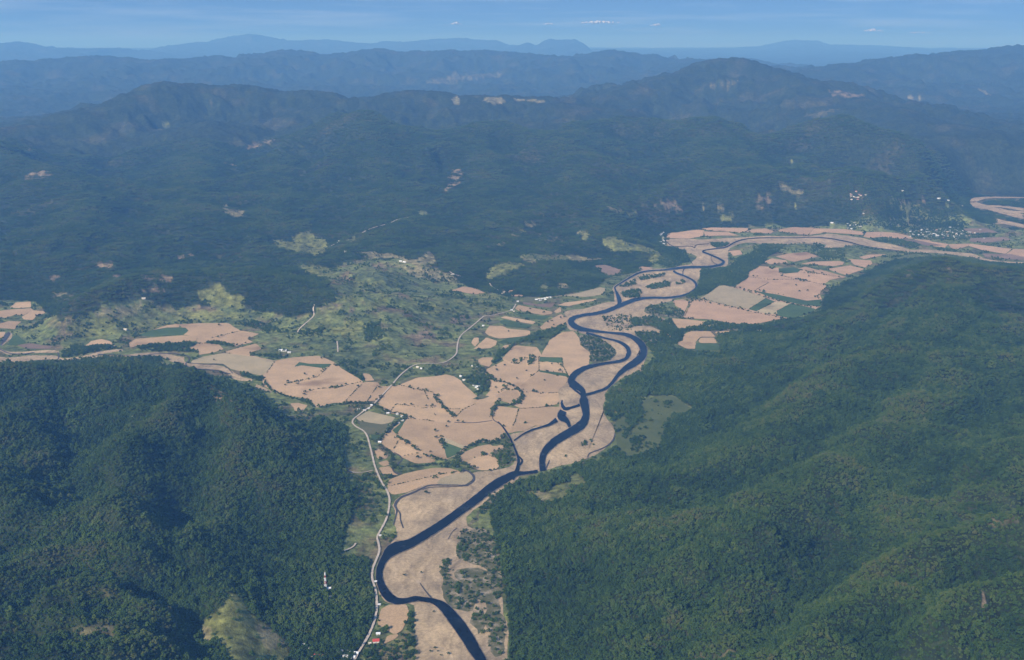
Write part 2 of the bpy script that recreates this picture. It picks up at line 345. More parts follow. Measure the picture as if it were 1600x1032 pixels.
WATER = [
 'a5 1085,1070,66.96 1045,1010,77 1010,960,86.21 960,870,93.74 900,780,93.74 830,690,88.72 770,620,73.66 700,575,43.52 620,560,31.81 540,552,40.18 470,572,38.5 400,575,51.89 340,545,68.63 290,480,65.29 262,400,48.55 262,330,48.55 297,245,50.22 350,180,87.89 410,150,87.89 490,130,71.15 560,92,65.29 650,38,63.61 740,-20,63.61 820,-75,60.26 900,-135,58.59 1000,-205,63.61 1090,-280,63.61 1170,-340,68.63 1250,-385,60.26 1320,-425,46.04 1400,-427,21.76 1500,-442,23.44',
 'a4 345,985,50.22 335,930,43.52 335,900,43.52 345,850,48.55 390,790,56.92 460,735,60.26 540,690,60.26 610,650,65.29 660,610,65.29 680,550,48.55 675,500,56.92 660,440,73.66 660,400,40.18 650,350,38.5 600,320,55.24 560,290,55.24 570,250,46.87 610,210,40.18 680,175,31.81 760,155,21.76 850,140,19.25 930,130,20.09 990,110,23.44 1018,60,35.15 1000,12,28.46 930,-30,15.07 840,-50,10.88 750,-75,14.23 680,-95,16.74',
 'a2 1065,893,19.04 1150,870,17.68 1230,845,19.04 1290,790,21.76 1330,730,25.84 1390,680,42.16 1460,640,53.04 1520,590,57.12 1532,540,50.32 1510,490,50.32 1450,440,32.64 1380,415,22.44 1280,405,13.6 1180,395,15.64 1090,385,28.56 1020,370,36.04 970,340,44.88 955,310,42.16 985,285,28.56 1060,265,19.04 1150,255,21.76 1240,235,25.84 1310,205,29.24 1370,180,31.28 1440,150,28.56 1520,135,17.68 1600,128,13.6 1700,132,13.6 1800,122,13.6 1880,100,14.96 1940,60,15.64 1940,20,17.68 1910,-10,12.24 1850,-40,10.88 1790,-60,10.88 1760,-80,14.96',
 'a3 540,695,27.65 540,650,32.26 525,610,24.19 508,570,9.792 500,545,8.064 560,510,8.64 640,460,11.52 700,432,11.52 780,418,7.488 860,415,7.488 930,408,13.25 1020,395,17.28 1120,390,16.13 1240,390,14.98 1330,375,19.01 1362,350,16.13 1310,320,11.52 1240,290,10.37 1180,268,11.52 1220,255,4.608 1300,245,4.608 1380,235,6.336 1420,205,6.912 1480,180,5.76 1560,165,4.032 1700,160,2.88 1900,162,2.304 2050,155,2.304 2180,165,4.032 2260,180,5.184 2340,195,5.184 2400,215,4.608 2500,235,2.88 2620,250,2.304 2760,268,1.728',
 'a2 950,815,16.32 1000,860,12.24 1045,893,12.24',
 'a4 630,470,20.09 560,490,16.74 510,505,30.13 487,460,20.09 490,432,9.207',
 'a4 500,515,50.22 480,560,63.61 530,592,35.15 552,640,20.09',
 'a4 450,585,33.48 390,625,16.74 320,645,10.88 250,665,13.39 180,700,8.37 115,748,7.533',
 'a4 -10,600,5.859 30,640,7.533 70,700,13.39 95,750,13.39 125,820,13.39 150,880,15.07 152,940,23.44 132,1000,35.15 95,1045,41.85',
 'a4 150,870,10.04 185,905,13.39 160,940,11.72',
 'a3 1110,370,4.608 1085,330,4.608 1065,290,4.032',
 'a3 1035,450,4.608 1035,420,5.184 1050,400,5.184',
 'a3 1320,380,3.456 1270,355,2.88 1250,320,2.88 1270,290,3.456',
 'a3 890,175,3.456 940,225,5.184 1000,232,2.304 1100,225,2.304 1130,245,5.76 1130,215,4.032 1240,208,2.88',
]
CREEK = [
 'a1 440,607,8 395,602,10 368,580,9 372,550,8 430,510,8 446,488,8 420,460,8 380,440,7',
 'a1 900,572,7 960,584,13 1001,620,19 1006,650,19 975,683,15 930,698,10 860,694,8 760,694,8 650,694,9 590,722,11 520,758,13 440,783,15 400,820,19 384,855,20 402,885,14 392,940,9 374,1005,9',
 'a1 400,880,8 428,915,11 425,960,9 450,1030,9',
 'a1 960,700,4 860,706,5 740,708,6 650,712,5 600,730,4',
 'a1 1150,75,4 1146,120,5 1146,180,6 1195,210,7 1235,250,7 1265,290,10 1288,322,12',
 'a1 850,205,4 1000,209,4 1146,190,4',
 'a1 800,100,4 848,172,4',
 'a5 580,430,5 620,490,8 670,548,13',
 'a6 -20,420,9 15,440,8 80,470,6 200,469,5 270,455,5',
 'a6 455,510,7 460,480,8 450,455,5',
 'a6 760,472,5 900,476,5 1100,489,4 1200,466,4 1380,466,5 1462,482,7 1488,510,10 1440,552,9 1500,586,6 1640,590,6 1740,612,7 1800,626,7',
 'a7 80,541,4 200,551,4 350,549,5 390,590,6 418,622,7',
 'a6 5,400,10 30,360,30 60,320,34 75,300,20',
 'a4 690,880,8 700,845,7 780,820,9 860,780,9 895,735,12 905,690,8',
 'a4 365,965,10 385,920,8 392,900,5',
 'a5 800,90,4 830,30,4 870,0,4',
]
ROADS = [
 ('dirt road winding along the river plain to the hamlets', 5.2, 'a5 60,1050 75,1020 110,960 160,880 200,800 230,720 244,640 244,560 235,480 205,400 210,320 240,250 268,180 255,110 242,75 290,-10 320,-70 340,-150 345,-230 325,-290 290,-340 255,-410 225,-490 210,-560 190,-640 170,-720 140,-760 80,-790 50,-820 60,-850 100,-880 150,-920 210,-955 240,-990'),
 ('pale straight road between the tan fields', 5.2, 'b3 640,640 760,515 830,430 930,355 1010,345 1150,345 1210,320 1270,270 1270,210 1290,130 1380,60 1480,-25'),
 ('faint road from the scrub to the upper hamlet', 5.0, 'a2 280,275 350,270 480,235 510,220 530,180'),
 ('short dirt track behind the foreground forested knoll', 4.5, 'a5 -10,180 60,150 80,120'),
 ('pale track descending the dark hill', 5.0, 'b1 455,735 445,770 458,820 400,870 340,920 325,950'),
 ('pale track on the hillside above the pastures', 7.0, 'b1 830,172 880,145 940,125 1040,100 1110,65 1200,50'),
 ('short track below the yellow-green clearing', 5.0, 'b1 585,275 620,258 655,240'),
 ('short track up from the barn pasture', 5.0, 'a7 1233,370 1238,410 1240,455'),
 ('faint track in the scrub west of the road', 4.0, 'a1 25,585 80,600 150,595 212,580'),
 ('short pale road above the hamlet hill', 5.0, 'b2 305,470 340,495 400,512'),
 ('bright track down to the upper hamlet', 4.5, 'b2 625,567 640,592 700,622'),
]
# woods and scrub on the plain: sheet, trees per square metre, outline
WOODS = '''
a5 .0075 900,20 1100,0 1200,150 1215,350 1210,560 1150,540 1120,330 1060,300 1000,280 870,230 870,110
a5 .0075 770,220 820,250 800,330 830,420 920,400 1000,520 1030,600 960,640 870,640 800,570 770,450 745,360 745,270
a5 .007 1120,640 1180,700 1260,760 1270,800 1190,810 1150,900 1120,930 1110,800
a5 .006 980,640 1080,620 1110,700 1080,850 1000,770
a5 .0022 800,330 1100,300 1150,520 1230,700 1260,1000 1150,1000 1100,620 1000,520 900,400
a5 .008 490,600 525,605 540,800 550,1030 470,1030 450,900 430,800 470,700
a5 .009 150,940 280,900 300,1060 130,1060
a5 .009 222,780 340,790 330,830 232,830
a5 .005 300,905 430,840 470,1060 300,1060
a5 .005 255,600 300,600 270,700 250,800 215,790
a5 .004 265,450 290,560 340,600 300,620 255,600
a1 .006 1120,440 1240,390 1310,420 1330,500 1220,560 1190,500
a1 .006 1120,780 1230,720 1170,860 1040,960 960,1010 1060,860
a2 .007 1010,420 1150,430 1270,500 1310,560 1270,610 1100,640 1110,570 1030,500
a3 .006 735,710 880,680 940,700 1050,730 1030,780 900,780 760,750
a3 .008 620,800 800,770 920,830 960,860 1000,880 1020,930 960,960 900,900 780,850 640,850
a3 .008 660,900 770,890 860,910 930,960 960,1030 740,1030 690,960
a3 .006 400,780 560,760 570,790 500,820 420,810
a3 .003 420,820 620,760 720,820 600,900 460,880
a3 .008 530,540 660,490 690,520 590,550
a3 .009 540,590 690,560 715,590 690,630 580,630
a3 .009 740,545 900,500 940,510 930,545 780,565
a3 .008 680,465 900,440 880,465 700,495
a3 .008 980,520 1040,490 1060,510 1000,530
a8 .010 470,420 640,400 690,400 760,330 900,270 1000,230 1150,240 1000,310 970,360 850,430 840,480 730,540 620,530 520,600 400,630 340,630 450,550 470,480
a3 .009 870,235 1050,260 1090,350 1000,370 900,390 820,370 900,310
a8 .009 540,200 700,200 680,225 600,240 560,225
a8 .010 280,880 330,880 560,815 700,830 960,850 1100,810 1250,790 1100,850 950,895 750,885 590,888 400,885 330,910 330,960 290,990 200,1010 150,900 160,830 240,800 290,870
a8 .011 600,915 800,905 960,900 1200,900 1200,1040 650,1040
a9 .008 380,470 560,480 740,500 800,530 720,550 600,515 450,490
a9 .008 900,540 1090,560 1070,575 920,560
a4 .010 840,380 1010,250 1100,200 1200,110 1280,180 1260,240 1170,260 1160,380 1150,410 1100,470 1090,590 960,560 910,600 880,600 820,540 830,430
a4 .011 1160,0 1300,0 1500,60 1600,60 1600,460 1450,460 1380,400 1270,380 1260,180
a4 .011 1020,745 1100,700 1140,720 1110,790 1040,780
a4 .011 970,650 1030,650 1030,700 980,700
a4 .011 970,590 1110,480 1120,600 1040,650
a4 .011 1300,590 1370,530 1440,540 1360,610
a4 .012 1205,440 1225,430 1240,445 1220,455
a4 .012 1280,440 1350,440 1340,470 1290,470
a4 .010 910,790 1000,870 1150,865 1250,800 1320,700 1330,620 1600,500 1600,1040 900,1040 860,940 790,880
a4 .006 630,770 720,730 740,780 670,810
a4 .006 500,880 530,850 540,890
a2 .010 700,400 850,360 920,330 930,370 800,440 650,470 560,475
a2 .010 640,580 690,590 660,640 620,660
a2 .010 500,620 560,650 580,610 540,655
a2 .009 330,650 370,590 400,530 500,500 520,520 430,580 370,650
a2 .008 100,730 180,740 260,760 320,800 310,860 270,880 230,930 200,900 240,850 150,800
a2 .007 240,780 170,750 200,640 300,700 330,780
a6 .010 1070,420 1200,398 1400,388 1515,390 1555,460 1400,450 1250,450 1100,445
a6 .010 600,410 680,420 840,400 960,430 800,445 700,460 560,490 480,500 480,450
a6 .009 580,540 700,500 860,490 1000,500 1250,490 1270,530 1000,540 820,560 640,555
a7 .010 205,370 280,370 400,395 430,412 340,405 250,390
a7 .009 470,610 560,630 660,655 640,690 570,665 480,640
a7 .009 550,470 640,475 760,475 880,490 760,505 640,490
a7 .009 1230,520 1290,550 1340,600 1400,635 1460,665 1420,675 1380,640 1290,590
a7 .008 420,230 520,210 720,260 880,320 1180,320 1200,335 1000,345 860,330 650,290
a8 .007 1340,250 1600,250 1600,330 1420,320 1340,280
a9 .007 -20,570 180,590 180,620 40,640
a9 .009 60,340 640,330 700,380 620,410 380,400 200,380
a9 .010 700,330 1100,330 1130,380 700,370
a1 .004 0,75 180,65 230,85 140,130 90,150 0,150
a1 .005 0,350 170,350 195,420 0,470
a1 .004 20,620 200,600 270,680 320,750 300,900 250,1000 0,1000
b3 .009 540,120 640,110 720,190 560,210
b3 .007 350,310 500,320 480,420 560,470 520,490 400,410
b3 .008 1080,350 1250,420 1200,410 1100,430 1020,430
a9 .0060 700,375 1100,370 1330,430 1320,475 1000,480 720,455
a9 .0060 200,372 360,372 350,400 210,400
'''
# lines of trees that can be told apart: place, spacing in metres, points
HEDGES = '''
the ditch belt in the middle farmland@13@a1 690,5 722,42 752,78 790,108 845,165
the hooked creek belt beside the ditch@13@a1 1385,5 1362,58 1300,72 1232,70 1172,78 1150,105 1142,165
the belt of houses at the dirt road@12@a1 5,55 100,55 200,52 262,92 330,128 420,138 482,160 440,192 380,222 332,270 272,330 228,368
the hedge west of the large tan field@14@a1 412,322 452,346 520,396 580,428
the creek bend near the road@13@a1 268,392 330,430 372,462 362,522 370,575
the tree belt above the oxbow field@12@a1 392,547 450,562 520,552 600,545 680,530 760,536 830,546 900,560
the end of the oxbow belt@12@a1 862,482 900,520 960,545 1012,572
the hooked belt under the broad tan field@14@a1 872,462 920,420 980,380 1060,350 1140,370 1220,332 1248,302
the hedge beside the green wedge@14@a1 745,320 750,362 772,412
the gap south of the large tan field@14@a1 690,482 720,496 770,506 840,515
the creek belt by the hamlet@13@a2 215,650 272,692 312,742 400,790 470,802 530,832 562,862 577,902 550,952 490,972 430,972 372,982 355,1020
the southern belt of the western farmland@13@a7 652,652 700,742 760,772 830,802 900,822 1000,842 1042,882 1100,892 1200,872 1300,862 1400,862 1500,862
the road through the pink fields@34@a8 740,545 870,582 990,632 1110,662 1250,692
the long hedge of the largest pink field@36@a8 400,648 545,672 700,700 860,738 1080,772
'''
LONE = [('a1', '460,70 512,70 678,82 510,172 700,275 705,328 665,438 632,475 685,480 565,487 800,205 785,240 735,612 875,195 918,208 240,30 270,15 1200,30 1070,450 630,760 1130,585 1235,240 310,475 270,490 340,640 315,625'),
        ('a2', '372,665 378,700 445,660 612,703 652,738 755,778 538,768 875,705 640,222 750,250 472,395 568,342 445,348 620,365 375,835 775,710 810,650 75,688 690,870 780,325 810,315 825,345 880,295 905,285 430,845'),
        ('a7', '310,248 480,285 415,308 330,330 160,395 120,512 270,520 1110,505 980,632 1050,652 925,708 850,692 830,715 985,770 978,790 1200,730 1300,712 1400,725 1565,735 1545,825 1575,812 450,405 490,400 520,390'),
        ('a8', '885,465 915,465 1105,462 1220,488 1320,465 1220,535 1245,582 1310,578 1420,440 1355,428 545,670 410,795'),
        ('a5', '590,350 460,375 687,657 660,970 700,940 745,1000 720,965 800,985')]

# ---------------------------------------------------------------- ridges: falloff width in metres, then photo x, y of the crest and its distance in metres
RIDGES = '''
420 -260,570,3850 -100,570,3800 0,572,3750 120,578,3700 230,574,3620 300,588,3500 345,600,3430 390,622,3270 430,655,3060 470,690,2850
260 300,588,3500 262,628,3250 235,650,3120 195,688,2930 175,735,2720 165,780,2550
240 345,600,3430 370,680,3000 360,740,2760 330,790,2560
260 0,640,3280 -40,720,2900 20,780,2620
240 430,655,3060 480,740,2720 500,800,2500
150 440,885,2260 505,912,2150 548,905,2150 575,925,2080
230 300,868,2360 340,900,2220 365,928,2110 385,985,1950 400,1050,1810
170 -60,880,2380 30,862,2400 100,850,2420 170,848,2420 230,862,2350
120 70,925,2170 130,915,2200 190,922,2170 250,945,2080
120 -40,965,2060 40,960,2060 110,968,2030 180,980,2000
130 60,1025,1880 150,1010,1910 240,1000,1940
520 1230,506,4560 1290,470,4860 1340,452,4960 1400,430,5020 1480,421,5060 1560,424,5070 1660,428,5100 1800,420,5200
600 1480,421,5060 1490,478,4500 1470,545,3880 1420,640,3250 1320,740,2740
500 1690,560,3850 1640,640,3320 1600,720,2860
420 1100,800,2480 1010,840,2330 960,900,2120 930,960,1960 900,1060,1750
420 1180,690,2980 1260,640,3250 1340,570,3760
300 1720,790,2420 1640,799,2400 1560,804,2390 1490,822,2310 1430,852,2220 1380,870,2170
260 1320,740,2740 1200,800,2440 1150,870,2200 1120,960,1960
240 1720,880,2120 1600,892,2090 1530,912,2020 1470,960,1900
240 1420,910,2060 1330,940,1990 1270,990,1870 1250,1060,1740
300 860,990,1930 850,1060,1790
700 90,460,4900 250,425,5350 400,424,5300 480,432,5180 512,452,5000
600 560,385,6150 620,362,6500 660,350,6700
420 770,418,5750 830,402,5950 890,400,5980 940,406,5900
380 940,372,6600 970,362,6800 1010,374,6500 1040,385,6300
330 1020,388,6200 1030,400,6050
160 655,395,6000 668,398,5960
130 560,480,5000 620,500,4720 660,520,4480
130 480,500,4720 540,520,4480 600,545,4220
160 90,515,4550 180,490,4800 240,480,4930
120 640,462,5220 700,470,5130
1700 -200,225,10300 0,205,10800 100,180,11200 190,153,11700 236,138,12000 253,133,12100 320,132,12200 364,135,12200 422,143,12100 483,145,12000 540,153,11800 597,148,11900 658,143,12000 689,143,12000 716,148,11900 783,153,11800 854,158,11600 888,172,11200 928,173,11100 985,184,10800 1046,196,10400
2600 -300,92,18000 0,98,18000 27,95,18000 50,98,18000 135,88,18200 162,87,18200 189,93,18000 202,90,18000 233,95,18000 270,91,18000 338,87,18200 378,89,18000 455,79,18500 540,83,18500 564,78,18500 597,76,18600 648,82,18500 743,79,18500 773,81,18500 817,84,18500 850,88,18300 911,89,18300 952,81,18500 1002,85,18500 1019,84,18500 1056,93,18300 1104,93,18200 1140,104,17500
1900 940,160,12300 1000,130,13200 1060,110,13800 1094,98,14000 1124,94,14000 1148,94,14000 1178,101,13800 1222,113,13500 1262,128,13000 1296,145,12500 1347,155,12200 1391,169,11700 1431,184,11300 1499,204,10700 1560,225,10200
2600 1249,118,16300 1313,105,16600 1340,96,17000 1397,88,17200 1465,83,17300 1499,78,17500 1539,78,17500 1566,72,17700 1600,71,17800 1700,66,18000 1900,62,18000
1300 1120,97,20500 1144,92,20500 1168,91,20500 1192,98,20400 1215,110,20000
3000 -200,66,26500 0,69,26500 30,65,26500 67,73,26400 100,76,26300 182,75,26300 202,81,26200 230,89,26000
2600 210,86,30000 253,73,30000 304,66,30000 351,66,30000 371,56,30200 388,53,30200 412,56,30200 439,64,30000 513,62,30000 540,66,30000 580,69,30000 597,65,30000 631,66,30000 689,61,30000 719,60,30000 760,64,30000 773,63,30000 797,71,30000
2200 770,84,28000 797,74,28000 824,67,28000 837,72,28000 857,61,28000 878,63.5,28000 898,61.5,28000 918,73,28000 930,84,28000
4200 1000,82,35000 1100,78,35000 1185,73,35000 1215,66,35000 1242,63,35000 1276,64,35000 1296,70,35000 1364,71,35000 1424,75,35000 1478,80,35000 1700,82,35000
1000 530,180,9700 574,189,9500 620,205,9100
1000 660,230,8900 709,209,9300 749,199,9500 780,196,9500 817,206,9300 867,219,9000 910,240,8500
1000 901,214,9200 935,192,9700 965,187,9800 1019,189,9800 1060,199,9600 1090,192,9700 1117,199,9500 1154,233,8800 1180,270,8100
1000 1200,215,9300 1249,196,9600 1313,186,9600 1364,199,9400 1397,209,9300 1465,236,9200 1532,262,9100 1600,283,9050
900 574,189,9500 600,280,7850 635,350,6700
1100 330,190,10600 300,250,9000 285,330,7050
1000 1105,197,9500 1115,265,8200 1120,318,7400
800 1313,186,9600 1330,255,8350 1335,290,7750
900 -200,205,9800 -50,205,9600 50,255,8550 130,300,7700 120,360,6600
900 749,199,9500 760,280,7850 775,330,7000
800 430,240,8900 440,300,7700 420,350,6800
700 900,260,8150 905,310,7250
'''

# ravines: depth, half width, level in metres, then photo points
RAVINES = '''
45 110 30 -60,770 60,792 150,815 250,826 350,832 440,838 520,852 565,860
34 70 60 95,650 100,700 112,760 150,812
34 70 60 330,680 318,740 300,790 290,824
30 70 55 430,700 405,760 380,832
30 60 60 250,650 240,700 255,760 270,822
26 60 60 470,730 470,790 460,836
26 50 35 -20,905 60,895 140,892 210,895 270,905 320,950 300,1010
24 45 30 -40,945 60,945 150,950 230,965 290,1000
24 45 25 300,1040 270,1000
30 50 20 425,900 430,950 440,1000 455,1050
40 75 70 1660,860 1600,861 1526,863 1397,888 1262,951 1161,988 1080,1008 980,1050
32 65 75 1640,640 1540,660 1440,730 1380,790 1300,850 1180,900 1100,940
26 55 60 1120,800 1070,809 1002,829 962,866 867,886 810,890
26 55 60 1150,850 1070,873 985,900 901,934 830,950
24 50 50 1100,960 985,975 867,978 800,970
30 60 70 1560,520 1480,580 1380,660 1290,720 1190,760 1060,780 960,780
28 60 60 1400,500 1330,560 1240,610 1150,650 1090,670
24 50 60 1660,740 1580,740 1500,770 1440,810
30 60 90 1640,940 1540,950 1440,1000 1380,1050
26 60 50 1250,540 1180,570 1130,590
'''
# ---------------------------------------------------------------- gradient noise
_perm = np.concatenate([np.random.default_rng(11).permutation(256)] * 2)
_ang = np.random.default_rng(12).random(256) * 2 * np.pi
_gx, _gy = np.cos(_ang), np.sin(_ang)
def perlin(x, y):
    xi = np.floor(x).astype(np.int64); yi = np.floor(y).astype(np.int64)
    xf = x - xi; yf = y - yi
    xi &= 255; yi &= 255
    u = xf * xf * xf * (xf * (xf * 6 - 15) + 10); v = yf * yf * yf * (yf * (yf * 6 - 15) + 10)
    def g(i, j):
        h = _perm[_perm[(xi + i) & 255] + ((yi + j) & 255)]
        return _gx[h] * (xf - i) + _gy[h] * (yf - j)
    a = g(0, 0); b = g(1, 0); c = g(0, 1); d = g(1, 1)
    return (a + u * (b - a) + v * (c - a + u * (a - b - c + d))) * 1.42
def fbm(x, y, o=4, gain=.5):
    s = 0; a = 1; t = 0
    for i in range(o):
        s = s + a * perlin(x + 17.3 * i, y - 9.1 * i); t += a; a *= gain
        x, y = (1.6 * x - 1.2 * y), (1.2 * x + 1.6 * y)
    return s / t
def ridged(x, y, o=5, gain=.5):
    s = 0; a = 1; t = 0; w = 1
    for i in range(o):
        n = 1 - np.abs(perlin(x + 31.7 * i, y + 5.3 * i)) * 1.6
        n = np.clip(n, -.4, 1)
        s = s + a * w * n; t += a; w = np.clip(.35 + n * .75, 0, 1); a *= gain
        x, y = (1.6 * x - 1.2 * y), (1.2 * x + 1.6 * y)
    return s / t
def sstep(a, b, x):
    t = np.clip((x - a) / (b - a), 0, 1); return t * t * (3 - 2 * t)
def inside(X, Y, P):
    """points in polygon, X Y arrays"""
    P = np.asarray(P)[:, :2]
    res = np.zeros(X.shape, bool)
    m = (X >= P[:, 0].min()) & (X <= P[:, 0].max()) & (Y >= P[:, 1].min()) & (Y <= P[:, 1].max())
    if not m.any(): return res
    x = X[m]; y = Y[m]; r = np.zeros(x.shape, bool)
    n = len(P); j = n - 1
    for i in range(n):
        xi, yi = P[i]; xj, yj = P[j]
        if yi != yj:
            c = ((yi > y) != (yj > y)) & (x < (xj - xi) * (y - yi) / (yj - yi) + xi)
            r ^= c
        j = i
    res[m] = r
    return res

# ---------------------------------------------------------------- flat ground outlines in the world
fields = []
for ln in FIELDS.strip().splitlines():
    body, lab = ln.split('|')
    sh, kind, s = body.split(None, 2)
    fields.append((kind, lab, outset([on_plane(*q[:2]) for q in pts(sh, s)])))
sand_px = []
for sh, s in SAND: sand_px += pts(sh, s)
sand = [on_plane(*q[:2]) for q in chaikin(sand_px, 1)]
def read_strips(L):
    out = []
    for ln in L:
        sh, s = ln.split(None, 1)
        a, b = strip_poly(pts(sh, s))
        out.append(([on_plane(*q) for q in a], [on_plane(*q) for q in b]))
    return out
trib, water, creek = read_strips(TRIB), read_strips(WATER), read_strips(CREEK)
wet = read_strips([re.sub(r',([\d.]+)(?= |$)', lambda q: ',%.1f' % (float(q[1]) * 1.06 + 5), w) for w in WATER[:5] + WATER[6:9]])
FLAT_ROADS = {0, 1, 2}

# raster of the flat ground and distance from it
GX0, GX1, GY0, GY1, GS = -5000., 6200., 1500., 9600., 25.
gx = np.arange(GX0, GX1, GS); gy = np.arange(GY0, GY1, GS)
GXX, GYY = np.meshgrid(gx, gy)
flat = np.zeros(GXX.shape, bool)
for _, _, P in fields: flat |= inside(GXX, GYY, P)
flat |= inside(GXX, GYY, sand)
for S in trib + water:
    flat |= inside(GXX, GYY, S[0] + S[1][::-1])
# thin bands and roads: stamp their points
stamp = []
for S in trib + water + creek: stamp += S[0] + S[1]
for i in FLAT_ROADS:
    sh, s = ROADS[i][2].split(None, 1)
    stamp += [on_plane(*q) for q in chaikin(pts(sh, s), 3, False)]
# the village terrace and farmland between the fields
for sh, s in [('a9', '600,400 760,380 900,360 1080,370 1300,430 1340,460 1300,500 1000,490 700,450'),
              ('b3', '880,420 1300,380 1480,380 1560,520 1480,640 1380,640'),
              ('a2', '380,240 560,160 900,120 1000,200 900,280 700,420 300,520'),
              ('a3', '0,600 400,560 500,640 400,680 0,740'),
              ('a7', '560,480 800,400 1000,420 1250,480 1240,560 900,540'),
              ('a7', '1250,560 1640,720 1500,860 1500,960 1100,960 1280,860')]:
    P = [on_plane(*q[:2]) for q in pts(sh, s)]
    flat |= inside(GXX, GYY, P)
flat |= inside(GXX, GYY, [on_plane(*q[:2]) for q in pts('a9', '1150,250 1160,160 1300,120 1640,120 1640,420 1400,400 1300,330')])
for x, y in stamp:
    i = int((y - GY0) / GS + .5); j = int((x - GX0) / GS + .5)
    if 0 <= i < len(gy) and 0 <= j < len(gx): flat[i, j] = True
INF = 1e6
g = np.where(flat, 0., INF)
for i in range(1, g.shape[0]): g[i] = np.minimum(g[i], g[i - 1] + 1)
for i in range(g.shape[0] - 2, -1, -1): g[i] = np.minimum(g[i], g[i + 1] + 1)
g2 = np.minimum(g, 4000.) ** 2
dist = np.full(g.shape, 1e9)
jj = np.arange(g.shape[1], dtype=float)
for j in range(-160, 161):
    sh_ = np.full(g.shape, 1e9)
    if j >= 0: sh_[:, :g.shape[1] - j] = g2[:, j:]
    else: sh_[:, -j:] = g2[:, :j]
    dist = np.minimum(dist, sh_ + j * j)
dist = np.sqrt(dist) * GS
def bil(A, x0, y0, s, X, Y):
    fx = np.clip((X - x0) / s, 0, A.shape[1] - 1.001); fy = np.clip((Y - y0) / s, 0, A.shape[0] - 1.001)
    i = fx.astype(int); j = fy.astype(int); u = fx - i; v = fy - j
    return A[j, i] * (1 - u) * (1 - v) + A[j, i + 1] * u * (1 - v) + A[j + 1, i] * (1 - u) * v + A[j + 1, i + 1] * u * v
def flat_dist(X, Y):
    d = bil(dist, GX0, GY0, GS, X, Y)
    out = np.maximum(np.maximum(GX0 - X, X - GX1), np.maximum(GY0 - Y, Y - GY1))
    return np.where(out > 0, np.maximum(d, out + 200), d)

